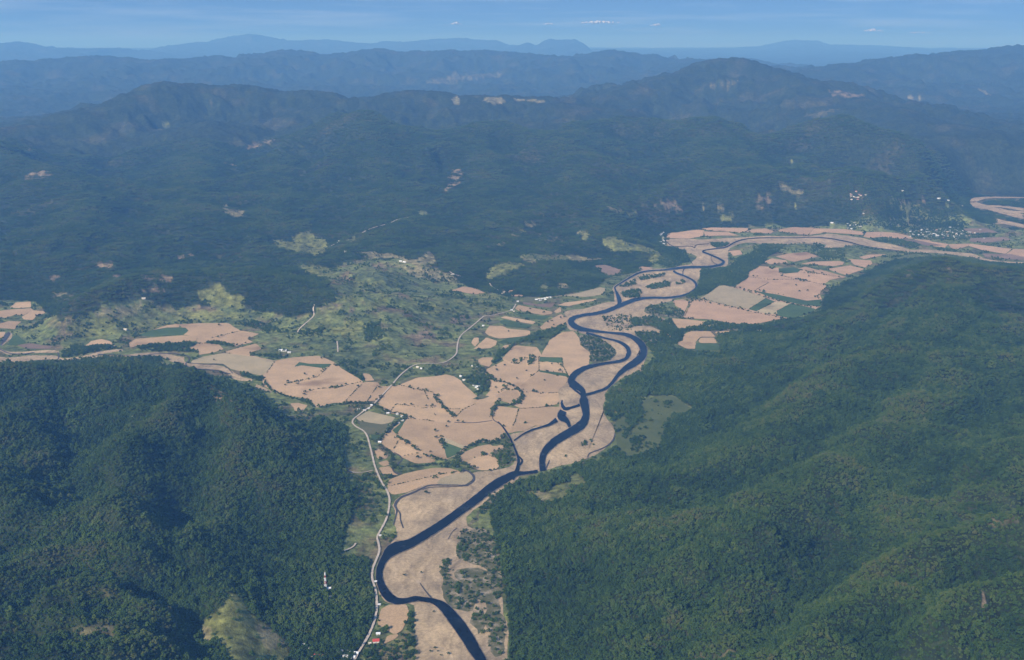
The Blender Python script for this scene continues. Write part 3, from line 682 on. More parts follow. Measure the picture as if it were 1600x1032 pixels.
# ---------------------------------------------------------------- terrain heights on a fan of cells that widen with distance
NT, NR = 980, 960
TH = np.linspace(R(-41), R(41), NT)
R0, R1 = 900.0, 78000.0
RR = R0 * (R1 / R0) ** (np.linspace(0, 1, NR))
TT, RG = np.meshgrid(TH, RR)                # rows = distance
VX = RG * np.sin(TT); VY = RG * np.cos(TT)
ridge_list = []
for ln in RIDGES.strip().splitlines():
    w = ln.split()
    P = []
    for q in w[1:]:
        x, y, d = (float(t) for t in q.split(','))
        d2 = d if d < 15000 else 15000 + (d - 15000) * 2.6        # the far ranges stand farther off
        P.append(at_dist(x, y, d2))
    ridge_list.append((float(w[0]) * d2 / d, P))
def terrain_height(X, Y):
    D = np.hypot(X, Y)
    wx = X + 130 * fbm(X / 900, Y / 900, 3) * sstep(3500, 8000, D) + 35 * fbm(X / 300 + 7, Y / 300, 2)
    wy = Y + 130 * fbm(X / 900 + 40, Y / 900 + 9, 3) * sstep(3500, 8000, D) + 35 * fbm(X / 300, Y / 300 + 5, 2)
    base = 40 * sstep(5000, 8000, D) + 210 * sstep(8000, 14000, D) + 270 * sstep(14000, 32000, D) + 440 * sstep(32000, 70000, D)
    acc = np.zeros_like(X); crest = np.zeros_like(X)
    for W, P in ridge_list:
        P = np.array(P)
        m = (X > P[:, 0].min() - 3.2 * W) & (X < P[:, 0].max() + 3.2 * W) & (Y > P[:, 1].min() - 3.2 * W) & (Y < P[:, 1].max() + 3.2 * W)
        if not m.any(): continue
        x = wx[m]; y = wy[m]
        # the warp must not move the crest itself: use the true place close to it
        best = np.full(x.shape, 1e12); bz = np.zeros(x.shape)
        tx = X[m]; ty = Y[m]
        for a, b in zip(P[:-1], P[1:]):
            dx, dy = b[0] - a[0], b[1] - a[1]
            L2 = dx * dx + dy * dy + 1e-9
            t = np.clip(((tx - a[0]) * dx + (ty - a[1]) * dy) / L2, 0, 1)
            d0 = np.hypot(tx - a[0] - t * dx, ty - a[1] - t * dy)
            t2 = np.clip(((x - a[0]) * dx + (y - a[1]) * dy) / L2, 0, 1)
            d1 = np.hypot(x - a[0] - t2 * dx, y - a[1] - t2 * dy)
            k = sstep(0, W * .6, d0)
            d = d0 * (1 - k) + d1 * k
            z = a[2] + t * (b[2] - a[2])
            u = d < best
            best = np.where(u, d, best); bz = np.where(u, z, bz)
        q = best / W
        prof = np.exp(-(np.sqrt(q * q + .012) - .11) * 1.25) * (1 - sstep(2.2, 3.2, q))
        bs = base[m]
        h = np.maximum(bz - bs, 0) * prof
        acc[m] += h ** 5
        crest[m] = np.maximum(crest[m], np.exp(-(q * 3.2) ** 2))
    h = acc ** .2
    fd = flat_dist(X, Y)
    v = sstep(12, 420, fd)
    near = 1 - sstep(3000, 6500, D)
    # gullies and spurs
    r1 = ridged(wx / 2300 + 3.1, wy / 2300 + 1.7, 5) - .55
    r2 = ridged(wx / 620 + 8.1, wy / 620 + 2.2, 5) - .55
    amp1 = np.minimum(.62 * (h + .25 * base), 360) * (1 - .85 * crest)
    r3 = ridged(wx / 210 + 1.1, wy / 210 + 6.2, 4) - .55
    amp2 = (np.minimum(1.0 * h, 115) * near + np.minimum(.42 * h, 190) * (1 - near)) * (1 - .75 * crest)
    amp3 = np.minimum(.42 * h, 46) * (1 - .5 * crest)
    z = base + h + amp1 * r1 * (1 - near * .75) + amp2 * r2 + amp3 * r3
    z = z + sstep(8000, 14000, D) * 55 * (ridged(X / 700 + 2, Y / 1500 + 4, 4) - .55)
    z = z + 14 * fbm(X / 330, Y / 330, 4) * (1 - .7 * crest)
    for W in RAVINES.strip().splitlines():
        W = W.split(); dep, hw, lev = (float(q) for q in W[:3])
        P = np.array([on_plane(*[float(t) for t in q.split(',')], lev) for q in W[3:]])
        m = (X > P[:, 0].min() - 3 * hw) & (X < P[:, 0].max() + 3 * hw) & (Y > P[:, 1].min() - 3 * hw) & (Y < P[:, 1].max() + 3 * hw)
        if not m.any(): continue
        x = X[m] + 30 * fbm(X[m] / 120, Y[m] / 120, 3); y = Y[m] + 40 * fbm(X[m] / 120 + 5, Y[m] / 120 + 8, 3)
        d = np.full(x.shape, 1e9)
        for a, b in zip(P[:-1], P[1:]):
            e = b - a
            t = np.clip(((x - a[0]) * e[0] + (y - a[1]) * e[1]) / (e @ e + 1e-9), 0, 1)
            d = np.minimum(d, np.hypot(x - a[0] - t * e[0], y - a[1] - t * e[1]))
        z[m] -= dep * np.exp(-np.abs(d / hw) ** 1.4)
    z = np.maximum(z, 2 + 6 * (fbm(X / 200, Y / 200, 3) + .5)) * v
    return z
VZ = terrain_height(VX, VY)
LR0, LRS = math.log(R0), math.log(R1 / R0) / (NR - 1)
def ground(X, Y):
    X = np.asarray(X, float); Y = np.asarray(Y, float)
    t = np.arctan2(X, Y); r = np.log(np.maximum(np.hypot(X, Y), R0))
    return bil(VZ, 0, 0, 1, (t - TH[0]) / (TH[1] - TH[0]), (r - LR0) / LRS)
def hit(px, py):
    """where the line of sight through a photo point meets the land"""
    d = ray(px, py); hh = math.hypot(d[0], d[1])
    rr = RR
    x = d[0] / hh * rr; y = d[1] / hh * rr; z = CAM_Z + d[2] / hh * rr
    gz = ground(x, y)
    b = np.nonzero(z <= gz)[0]
    if len(b) == 0: return (x[-1], y[-1])
    i = b[0]
    if i == 0: return (x[0], y[0])
    f0 = z[i - 1] - gz[i - 1]; f1 = z[i] - gz[i]
    t = f0 / (f0 - f1 + 1e-9)
    return (x[i - 1] + t * (x[i] - x[i - 1]), y[i - 1] + t * (y[i] - y[i - 1]))

# ---------------------------------------------------------------- what grows where (world outlines)
OPEN_PX = ('0,468 55,470 75,490 95,505 150,483 220,462 262,480 310,478 380,480 430,490 455,496 492,488 525,468 515,445 500,432 '
           '520,420 580,402 640,408 700,430 755,455 800,465 860,465 930,450 955,432 1000,425 1040,400 1060,385 1040,378 1045,365 1100,357 1200,352 1320,350 1380,345 1440,335 1500,335 1560,350 1640,375 '
           '1640,415 1560,410 1480,402 1400,405 1370,415 1340,435 1295,455 1285,470 1285,485 1240,500 1150,520 1120,530 1128,552 1060,560 1030,560 1000,590 960,615 955,640 1000,618 1060,618 1085,640 1040,662 1030,700 990,715 '
           '940,720 870,735 850,742 790,760 765,800 775,850 785,900 795,960 797,1050 555,1050 590,960 582,900 575,872 530,872 540,830 560,780 540,740 535,700 545,670 500,650 '
           '455,665 430,640 400,610 340,592 300,578 200,565 100,568 0,570 -100,570 -100,468')
open_w = [hit(*q[:2]) for q in pts('p', OPEN_PX)]
# clearings on the slopes: sheet, kind, outline
CLEAR = '''
b1 lime 110,240 280,235 300,250 270,210 350,170 420,140 440,190 500,200 590,250 540,310 510,345 400,335 310,320 290,300 180,295
b1 lime 260,405 420,420 560,440 640,470 600,520 480,515 400,480 330,430
b1 dry 760,315 980,320 1100,345 1210,380 1290,370 1350,295 1390,360 1420,420 1300,430 1180,400 1050,360 870,370
b1 bare 590,540 700,515 770,530 750,570 600,585
b1 bare 890,420 960,395 1050,400 1000,430 920,440
b1 lime 690,230 770,195 805,220 740,245
b1 lime 340,920 480,850 600,860 580,920 460,965 360,960
b1 lime 1180,715 1400,730 1500,760 1600,790 1450,800 1300,750
b1 bare 1520,840 1600,810 1720,830 1720,900 1540,910
b1 bare 780,700 880,690 800,740 720,850 680,860
b1 dry 1050,420 1300,440 1500,480 1600,540 1450,560 1240,500
p lime 304,456 337,441 358,461 388,463 381,482 348,482 317,470
p lime 100,512 150,488 210,492 215,510 170,528 120,525
p dry 140,490 200,478 225,470 215,492 165,500
p lime 225,505 260,490 270,500 235,522 200,530
p lime 270,490 330,485 385,488 380,498 300,506 270,503
k1 bare 1135,690 1180,660 1240,640 1300,655 1220,675 1160,700
k1 dry 1020,960 1045,930 1060,980 1140,970 1120,1010 1060,1000
k1 bare 955,485 975,455 995,460 970,490
k1 bare 90,830 200,780 260,810 200,835
k1 dry 120,695 150,688 145,700
k1 bare 1010,750 1060,760 1120,768 1060,768
k1 lime 745,570 780,565 790,580 750,585
k2 dry 520,455 550,440 560,480 525,485
k2 dry 650,465 750,450 770,475 720,485
k2 dry 780,455 860,460 960,470 950,478 800,465
k2 bare 480,900 520,780 580,790 560,860
k2 lime 360,975 420,985 410,1000 370,1000
k2 dry 1240,955 1320,975 1310,985 1250,970
k2 lime 1320,980 1380,975 1360,1005 1320,1000
k2 bare 1450,950 1540,930 1590,960 1580,980 1450,975
k2 brush 380,385 480,360 620,340 800,345 600,370 450,395
k3 bare 360,910 430,905 440,940 390,970 350,965
k3 dry 420,845 500,865 590,895 560,912 480,880
k3 lime 530,945 590,970 560,972
k3 lime 510,745 555,742 545,752
k3 bare 760,900 850,895 860,920 800,928
k3 bare 1010,930 1120,920 1150,935 1020,950
k3 lime 1040,960 1120,940 1180,1010 1100,1015
k3 dry 100,940 180,950 230,965 110,965
k3 lime 190,1000 260,1000 260,1025 210,1025
k3 brush 120,390 200,375 300,380 160,400
k3 bare 690,420 850,435 870,455 720,450
k3 brush 560,540 700,510 780,500 640,545
k3 dry 1380,410 1420,420 1450,445 1410,430
k3 dry 1040,450 1140,450 1130,457
k4 bare 430,220 520,200 540,230 470,240
k4 bare 640,225 690,210 660,235
k4 bare 640,280 700,250 840,285 760,305
k4 bare 650,345 700,320 780,340 720,358
k4 bare 190,290 240,265 310,265 230,300
k4 bare 480,295 530,265 570,275 520,300
k4 bare 810,195 860,175 920,165 860,195
k4 brush 230,370 260,330 360,360 300,390
k5 dry 820,180 930,170 1080,180 1240,190 1200,200 1000,195 880,215
k5 lime 680,260 760,200 860,215 860,230 740,270 690,300
k5 lime 1210,110 1270,80 1300,105 1440,140 1480,165 1300,160 1240,150
k5 lime 1425,200 1470,150 1500,180 1450,210
k5 dry 1100,70 1140,55 1160,80 1130,105
k5 lime 920,330 950,305 975,325 950,345
k5 dry 1000,325 1040,300 1075,320 1030,335
k5 dry 860,20 930,20 900,42 860,38
k5 lime 820,70 860,55 870,75
k5 brush 640,440 720,420 720,470 650,500
k5 brush 500,470 560,450 620,470 560,510
k7 lime 1075,715 1140,770 1190,830 1260,870 1320,950 1350,1045 1060,1045 1040,980 1000,930 920,890 960,850 1010,800
k7 dry 930,880 1000,915 1060,965 1020,940 920,930
k7 dry 1180,880 1240,870 1300,920 1340,960 1240,990 1210,950
k7 brush 400,1010 520,975 570,970 540,1000 440,1020
k7 dry 90,490 160,468 140,485
k7 brush 640,60 700,90 720,140 680,120
k7 brush 400,670 480,680 540,740 700,720 740,760 640,790 540,770 420,740
k7 brush 330,880 440,870 560,880 600,920 440,940 340,920
k7 brush 40,960 80,900 110,905 60,990
k7 brush 1210,540 1300,520 1330,560 1260,570
a7 brush 200,690 260,700 420,800 520,880 440,860 300,780 260,800 240,740
a7 bare 270,790 320,800 340,870 290,850
a7 bare 430,890 510,870 515,905 470,912
a7 brush 780,930 860,900 1000,940 1120,940 1140,1000 900,1030
k8 lime 830,250 880,235 930,260 1060,200 1130,215 1000,300 920,310 890,270
k8 dry 900,240 960,250 980,290 930,300
k8 lime 1060,170 1110,160 1150,210 1090,230
k8 lime 1200,120 1240,130 1230,150
k8 brush 1160,300 1220,310 1200,330
k8 brush 30,150 130,160 160,240 170,320 120,380 40,300
k9 bare 35,410 60,430 50,460 30,440
k9 bare 1410,690 1430,740 1430,790 1410,780
k9 brush 1380,380 1540,355 1600,360 1600,400 1440,400
k9 bare 1095,745 1115,765 1105,770
k9 brush 60,1000 260,980 320,1031 80,1031
k9 bare 455,620 475,630 465,635
k6 brush 960,220 1080,215 1090,290 1060,270
k6 bare 1235,230 1265,235 1260,290 1240,285
k6 brush 430,560 620,570 640,590 500,600
k6 brush 1000,220 1060,210 1100,235 1020,240
b1 lime 1030,600 1060,640 1020,720 920,780 880,790 960,690
b1 lime 640,670 780,640 770,690 680,700
b1 lime 560,900 740,890 720,950 600,960
b1 bare 1200,920 1420,950 1400,1000 1220,1000
b1 lime 700,970 840,990 760,1030
b1 lime 840,560 1000,570 1030,590 900,595
b2 lime 0,720 250,740 430,790 380,810 200,770 0,745
b2 bare 320,840 430,810 480,840 420,900 330,910
b2 lime 340,690 600,700 760,760 620,790 450,750
b2 dry 0,445 200,450 330,490 200,540 0,510
b2 lime 480,620 600,640 720,680 640,700 520,660
b2 lime 840,350 930,335 1100,345 1110,390 950,385
b2 lime 1120,370 1240,350 1250,385 1150,395
b2 brush 580,230 680,250 800,240 780,290 620,280
b2 brush 1010,170 1200,210 1180,250 1020,230
b2 brush 700,180 840,170 860,200 740,210
b2 lime 1320,180 1370,150 1410,170 1390,230 1350,220
a9 lime 610,210 740,195 800,240 750,290 640,260
a9 lime 740,280 830,250 890,310 760,315
a9 brush 910,250 1040,250 1050,290 940,300
a9 lime 1060,300 1140,290 1140,325
a9 lime 860,170 960,180 1050,220 960,215
a9 lime 520,130 640,160 560,180
a9 bare 300,260 440,250 480,275 340,300
a9 brush 330,340 470,330 470,365 300,365
a9 lime 560,310 640,310 640,350 550,340
a9 bare 610,190 680,160 760,155 820,180 700,185
k5 brush 940,110 1000,90 1060,110 1020,140
k5 lime 0,300 60,290 130,310 60,330
k5 lime 320,390 460,400 560,440 430,450 340,420
k5 lime 0,500 60,460 120,480 90,540 20,560
a9 brush 1160,175 1300,140 1640,140 1640,400 1400,380 1350,310 1200,230
k5 bare 0,280 60,275 50,300 0,305
'''
COLS = dict(forest=(.030, .042, .017), pasture=(.155, .185, .066), lime=(.185, .195, .064), dry=(.27, .235, .125),
            bare=(.23, .175, .115), brush=(.15, .135, .07), scrub=(.20, .175, .11))
cover = np.zeros(VX.shape + (3,)); cover[:] = COLS['forest']
open_m = inside(VX, VY, open_w)
n1 = fbm(VX / 150, VY / 150, 4); n2 = fbm(VX / 420 + 5, VY / 420, 4); n3 = fbm(VX / 55, VY / 55 + 3, 3)
def lerp(a, b, t): return a + (b - a) * t[..., None]
# forest floor: drier on some crests
cover = lerp(cover, np.array((.060, .062, .030)), sstep(.05, .45, n2))
pas = np.array(COLS['pasture'])
pc = lerp(np.broadcast_to(pas, cover.shape), np.array((.185, .145, .085)), sstep(.0, .35, n1))
pc = lerp(pc, np.array((.095, .122, .048)), sstep(.0, .35, n2))
pc = lerp(pc, np.array((.205, .225, .085)), sstep(.05, .35, n3) * .7)
cover = np.where(open_m[..., None], pc, cover)
treeless = np.zeros(VX.shape)           # 1 where the slope carries no trees
treeless[open_m] = 1
clear_w = []
jx = VX + 16 * n3 + 10 * n1; jy = VY + 30 * fbm(VX / 70 + 9, VY / 70, 3)
for ln in CLEAR.strip().splitlines():
    sh, kind, s = ln.split(None, 2)
    P = [hit(*q[:2]) for q in chaikin(pts(sh, s), 1)]
    clear_w.append((kind, P))
    m = inside(jx, jy, P)
    c = np.array(COLS[kind])
    k = .55 + .45 * sstep(-.35, .2, n3 + .6 * n1)
    if kind in ('brush', 'bare'): k = sstep(-.30, .25, n3 + .4 * n1)
    cover[m] = cover[m] + (c - cover[m]) * k[m][:, None]
    treeless[m] = np.maximum(treeless[m], dict(brush=.55 * k[m], bare=k[m], far=1).get(kind, np.ones(m.sum())))
def shift(A, i, j):
    return np.roll(np.roll(A, i, 0), j, 1)
convex = VZ - sum(shift(VZ, i, j) for i, j in ((6, 0), (-6, 0), (0, 18), (0, -18), (4, 13), (-4, 13), (4, -13), (-4, -13))) / 8
convex = np.clip(convex / 9.0, -1, 1)         # crests positive, gullies negative: crests carry thinner, drier woods
def cov_at(A, X, Y):
    t = np.arctan2(X, Y); r = np.log(np.maximum(np.hypot(X, Y), R0))
    return bil(A, 0, 0, 1, (t - TH[0]) / (TH[1] - TH[0]), (r - LR0) / LRS)

# ---------------------------------------------------------------- materials
def mat(name):
    m = bpy.data.materials.new(name); m.use_nodes = True
    t = m.node_tree; b = t.nodes['Principled BSDF']
    b.inputs['Roughness'].default_value = 0.95
    b.inputs['Specular IOR Level'].default_value = 0.1
    return m, t, b
def N(t, kind, **kw):
    n = t.nodes.new(kind)
    for k, v in kw.items():
        if k in n.inputs: n.inputs[k].default_value = v
        else: setattr(n, k, v)
    return n
def ramp(t, stops):
    r = t.nodes.new('ShaderNodeValToRGB')
    e = r.color_ramp.elements
    while len(e) < len(stops): e.new(0.5)
    for i, (p, c) in enumerate(stops):
        e[i].position = p; e[i].color = tuple(c) + (1,)
    return r
def mixc(t, mode, fac, a, b):
    m = t.nodes.new('ShaderNodeMix'); m.data_type = 'RGBA'; m.blend_type = mode
    if isinstance(fac, (int, float)): m.inputs[0].default_value = fac
    else: t.links.new(fac, m.inputs[0])
    for s, v in ((6, a), (7, b)):
        if isinstance(v, tuple): m.inputs[s].default_value = v + (1,)
        else: t.links.new(v, m.inputs[s])
    return m.outputs[2]
def noise_node(t, scale, detail=4, rough=.6, vec=None):
    n = N(t, 'ShaderNodeTexNoise'); n.inputs['Scale'].default_value = scale
    n.inputs['Detail'].default_value = detail; n.inputs['Roughness'].default_value = rough
    if vec is not None: t.links.new(vec, n.inputs['Vector'])
    return n
def position(t):
    return t.nodes.new('ShaderNodeNewGeometry').outputs['Position']

M = {}
def ground_mat():
    m, t, b = mat('land_cover')
    p = position(t)
    a = N(t, 'ShaderNodeAttribute', attribute_name='cover')
    n = noise_node(t, .035, 6, .72, p)
    r = ramp(t, [(.32, (.34, .34, .34)), (.5, (.95, .95, .95)), (.68, (1.75, 1.7, 1.55))])
    t.links.new(n.outputs['Fac'], r.inputs[0])
    c = mixc(t, 'MULTIPLY', 1.0, a.outputs['Color'], r.outputs[0])
    n2_ = noise_node(t, .006, 5, .65, p)
    r2_ = ramp(t, [(.35, (.7, .74, .72)), (.62, (1.22, 1.16, 1.08))])
    t.links.new(n2_.outputs['Fac'], r2_.inputs[0])
    c = mixc(t, 'MULTIPLY', 1.0, c, r2_.outputs[0])
    t.links.new(c, b.inputs['Base Color'])
    bn = N(t, 'ShaderNodeBump'); bn.inputs['Strength'].default_value = .9; bn.inputs['Distance'].default_value = 9
    t.links.new(n.outputs['Fac'], bn.inputs['Height']); t.links.new(bn.outputs[0], b.inputs['Normal'])
    return m
M['land'] = ground_mat()
def soil(name, c1, c2, streak=.5):
    m, t, b = mat(name)
    p = position(t)
    oi = t.nodes.new('ShaderNodeObjectInfo')
    rot = N(t, 'ShaderNodeVectorRotate', rotation_type='Z_AXIS')
    mul = N(t, 'ShaderNodeMath', operation='MULTIPLY'); mul.inputs[1].default_value = 6.28
    t.links.new(oi.outputs['Random'], mul.inputs[0]); t.links.new(mul.outputs[0], rot.inputs['Angle'])
    t.links.new(p, rot.inputs['Vector'])
    sc = N(t, 'ShaderNodeVectorMath', operation='MULTIPLY'); sc.inputs[1].default_value = (.16, .012, .1)
    t.links.new(rot.outputs[0], sc.inputs[0])
    n = noise_node(t, 1.0, 4, .6, sc.outputs[0])
    n2_ = noise_node(t, .011, 6, .62, p)
    r = ramp(t, [(.30, c2), (.62, c1)])
    ad = N(t, 'ShaderNodeMath', operation='MULTIPLY_ADD'); ad.inputs[1].default_value = .30 * streak
    t.links.new(n.outputs['Fac'], ad.inputs[0]); t.links.new(n2_.outputs['Fac'], ad.inputs[2])
    sb = N(t, 'ShaderNodeMath', operation='SUBTRACT'); sb.inputs[1].default_value = .15 * streak
    t.links.new(ad.outputs[0], sb.inputs[0]); t.links.new(sb.outputs[0], r.inputs[0])
    # every field a little lighter or darker
    mr = N(t, 'ShaderNodeMapRange'); mr.inputs[3].default_value = .86; mr.inputs[4].default_value = 1.13
    wn_ = N(t, 'ShaderNodeTexWhiteNoise', noise_dimensions='1D')
    t.links.new(oi.outputs['Random'], wn_.inputs['W']); t.links.new(wn_.outputs['Value'], mr.inputs[0])
    c = mixc(t, 'MULTIPLY', 1.0, r.outputs[0], mr.outputs[0])
    nb = noise_node(t, .0038, 3, .55, p)
    rb = ramp(t, [(.30, (.62, .60, .60)), (.40, (1, 1, 1)), (.60, (1, 1, 1)), (.70, (1.14, 1.13, 1.08))])
    t.links.new(nb.outputs['Fac'], rb.inputs[0])
    c = mixc(t, 'MULTIPLY', 1.0, c, rb.outputs[0])
    # fine clods and stubble
    n3_ = noise_node(t, .22, 4, .7, p)
    r3 = ramp(t, [(.35, (.82, .82, .82)), (.65, (1.12, 1.12, 1.12))])
    t.links.new(n3_.outputs['Fac'], r3.inputs[0])
    c = mixc(t, 'MULTIPLY', 1.0, c, r3.outputs[0])
    t.links.new(c, b.inputs['Base Color'])
    return m
M['tan'] = soil('stubble_soil', (.57, .378, .212), (.45, .305, .175))
M['pink'] = soil('red_soil', (.555, .352, .212), (.45, .29, .175))
M['straw'] = soil('dry_straw', (.50, .385, .225), (.38, .31, .18))
M['olive'] = soil('fallow_grass', (.17, .16, .08), (.11, .12, .055))
M['meadow'] = soil('meadow_grass', (.105, .120, .040), (.07, .09, .03), .3)
M['green'] = soil('green_crop', (.088, .135, .050), (.06, .10, .036))
M['brown'] = soil('brown_soil', (.28, .19, .135), (.18, .13, .09))
def sand_mat():
    m, t, b = mat('river_gravel')
    p = position(t)
    w = noise_node(t, .004, 3, .5, p)
    sc = N(t, 'ShaderNodeVectorMath', operation='MULTIPLY'); sc.inputs[1].default_value = (.035, .012, .02)
    wv = N(t, 'ShaderNodeVectorMath', operation='MULTIPLY_ADD'); wv.inputs[1].default_value = (160, 160, 0)
    t.links.new(w.outputs['Color'], wv.inputs[0]); t.links.new(p, wv.inputs[2]); t.links.new(wv.outputs[0], sc.inputs[0])
    n = noise_node(t, 1.0, 6, .62, sc.outputs[0])
    r = ramp(t, [(.28, (.27, .205, .13)), (.47, (.45, .335, .205)), (.60, (.52, .385, .235)), (.72, (.66, .50, .32))])
    t.links.new(n.outputs['Fac'], r.inputs[0])
    n3_ = noise_node(t, .12, 5, .7, p)
    r3 = ramp(t, [(.33, (.72, .72, .74)), (.6, (1.1, 1.09, 1.07))])
    t.links.new(n3_.outputs['Fac'], r3.inputs[0])
    c = mixc(t, 'MULTIPLY', 1.0, r.outputs[0], r3.outputs[0])
    # old flood channels: thin dark meandering lines, and damp hollows
    w4 = N(t, 'ShaderNodeTexNoise'); w4.inputs['Scale'].default_value = .7; w4.inputs['Detail'].default_value = 3
    t.links.new(sc.outputs[0], w4.inputs['Vector'])
    r4 = ramp(t, [(.470, (1, 1, 1)), (.492, (.66, .64, .62)), (.508, (.66, .64, .62)), (.530, (1, 1, 1))])
    t.links.new(w4.outputs['Fac'], r4.inputs[0])
    c = mixc(t, 'MULTIPLY', .45, c, r4.outputs[0])
    n5 = noise_node(t, .0045, 4, .6, p)
    r5 = ramp(t, [(.38, (.80, .80, .82)), (.62, (1.16, 1.13, 1.08))])
    t.links.new(n5.outputs['Fac'], r5.inputs[0])
    c = mixc(t, 'MULTIPLY', 1.0, c, r5.outputs[0])
    t.links.new(c, b.inputs['Base Color'])
    return m
M['sand'] = sand_mat()
def plain(name, col, rough=.9, spec=.2, var=.25, scale=.3):
    m, t, b = mat(name)
    n = noise_node(t, scale, 5, .65, position(t))
    lo = tuple(c * (1 - var) for c in col); hi = tuple(min(1, c * (1 + var)) for c in col)
    r = ramp(t, [(.3, lo), (.7, hi)])
    t.links.new(n.outputs['Fac'], r.inputs[0]); t.links.new(r.outputs[0], b.inputs['Base Color'])
    b.inputs['Roughness'].default_value = rough; b.inputs['Specular IOR Level'].default_value = spec
    return m
M['road'] = plain('dirt_road', (.56, .46, .36), var=.2, scale=.08)
M['creek'] = plain('damp_creek_bed', (.07, .06, .055), .6, .4, .3, .06)
def water_mat():
    m, t, b = mat('river_water')
    p = position(t)
    n = noise_node(t, .02, 4, .6, p)
    r = ramp(t, [(.35, (.003, .004, .009)), (.58, (.008, .010, .016)), (.72, (.030, .034, .036))])
    t.links.new(n.outputs['Fac'], r.inputs[0]); t.links.new(r.outputs[0], b.inputs['Base Color'])
    b.inputs['Roughness'].default_value = .16; b.inputs['Specular IOR Level'].default_value = .1; b.inputs['IOR'].default_value = 1.33
    n2_ = noise_node(t, .35, 4, .6, p)
    bn = N(t, 'ShaderNodeBump'); bn.inputs['Strength'].default_value = .25; bn.inputs['Distance'].default_value = .5
    t.links.new(n2_.outputs['Fac'], bn.inputs['Height']); t.links.new(bn.outputs[0], b.inputs['Normal'])
    return m
M['water'] = water_mat()
def leaf_mat(name, stops, tint=True):
    m, t, b = mat(name)
    oi = t.nodes.new('ShaderNodeObjectInfo')
    r = ramp(t, stops)
    if tint:
        a = N(t, 'ShaderNodeAttribute', attribute_name='tint', attribute_type='INSTANCER')
        ad = N(t, 'ShaderNodeMath', operation='MULTIPLY_ADD'); ad.inputs[1].default_value = .42
        t.links.new(oi.outputs['Random'], ad.inputs[0]); t.links.new(a.outputs['Fac'], ad.inputs[2])
        t.links.new(ad.outputs[0], r.inputs[0])
    else:
        t.links.new(oi.outputs['Random'], r.inputs[0])
    n = noise_node(t, .9, 3, .7, position(t))
    r3 = ramp(t, [(.33, (.66, .66, .66)), (.66, (1.28, 1.28, 1.22))])
    t.links.new(n.outputs['Fac'], r3.inputs[0])
    c = mixc(t, 'MULTIPLY', 1.0, r.outputs[0], r3.outputs[0])
    t.links.new(c, b.inputs['Base Color'])
    b.inputs['Roughness'].default_value = .8
    return m
M['leaf'] = leaf_mat('forest_foliage', [(.0, (.017, .034, .008)), (.35, (.033, .064, .012)), (.62, (.056, .094, .017)), (.85, (.084, .115, .025)), (1., (.104, .106, .036))])
M['leaf2'] = leaf_mat('field_tree_foliage', [(.0, (.028, .046, .018)), (.6, (.045, .070, .024)), (1., (.075, .090, .034))], False)
M['bark'] = plain('bark', (.10, .08, .06), var=.35, scale=1.5)

# ---------------------------------------------------------------- mesh helpers
def link_mesh(name, verts, faces, material, kind=None, parent=None, smooth=False):
    me = bpy.data.meshes.new(name)
    me.from_pydata(verts, [], faces)
    me.update()
    if smooth: me.polygons.foreach_set('use_smooth', [True] * len(me.polygons))
    if material is not None: me.materials.append(material)
    o = bpy.data.objects.new(name, me)
    COL.objects.link(o)
    if kind: o['kind'] = kind
    if parent is not None: o.parent = parent
    return o
def tag(o, label, cat, group=None):
    o['label'] = label; o['category'] = cat
    if group: o['group'] = group
    return o

# ---------------------------------------------------------------- terrain sheet
rough = sstep(4500, 7500, RG) * (1 - np.clip(treeless, 0, 1)) * sstep(15, 80, flat_dist(VX, VY))
VZR = VZ + rough * np.minimum(8.5, 1.5 + RG / 2000) * (RNG.random(VX.shape) - .35)
co = np.stack([VX, VY, VZR], -1).reshape(-1, 3)
idx = np.arange(NT * NR).reshape(NR, NT)
quad = np.stack([idx[:-1, :-1], idx[:-1, 1:], idx[1:, 1:], idx[1:, :-1]], -1).reshape(-1, 4)
# facing up
me = bpy.data.meshes.new('terrain')
me.vertices.add(len(co)); me.vertices.foreach_set('co', co.astype(np.float32).ravel())
me.loops.add(quad.size); me.loops.foreach_set('vertex_index', quad[:, ::-1].astype(np.int32).ravel())
me.polygons.add(len(quad)); me.polygons.foreach_set('loop_start', np.arange(0, quad.size, 4, dtype=np.int32))
me.polygons.foreach_set('use_smooth', np.ones(len(quad), bool))
me.update(calc_edges=True)
at = me.attributes.new('cover', 'FLOAT_COLOR', 'POINT')
at.data.foreach_set('color', np.concatenate([cover, np.ones(VX.shape + (1,))], -1).astype(np.float32).ravel())
me.materials.append(M['land'])
terrain = bpy.data.objects.new('terrain', me); COL.objects.link(terrain); terrain['kind'] = 'structure'

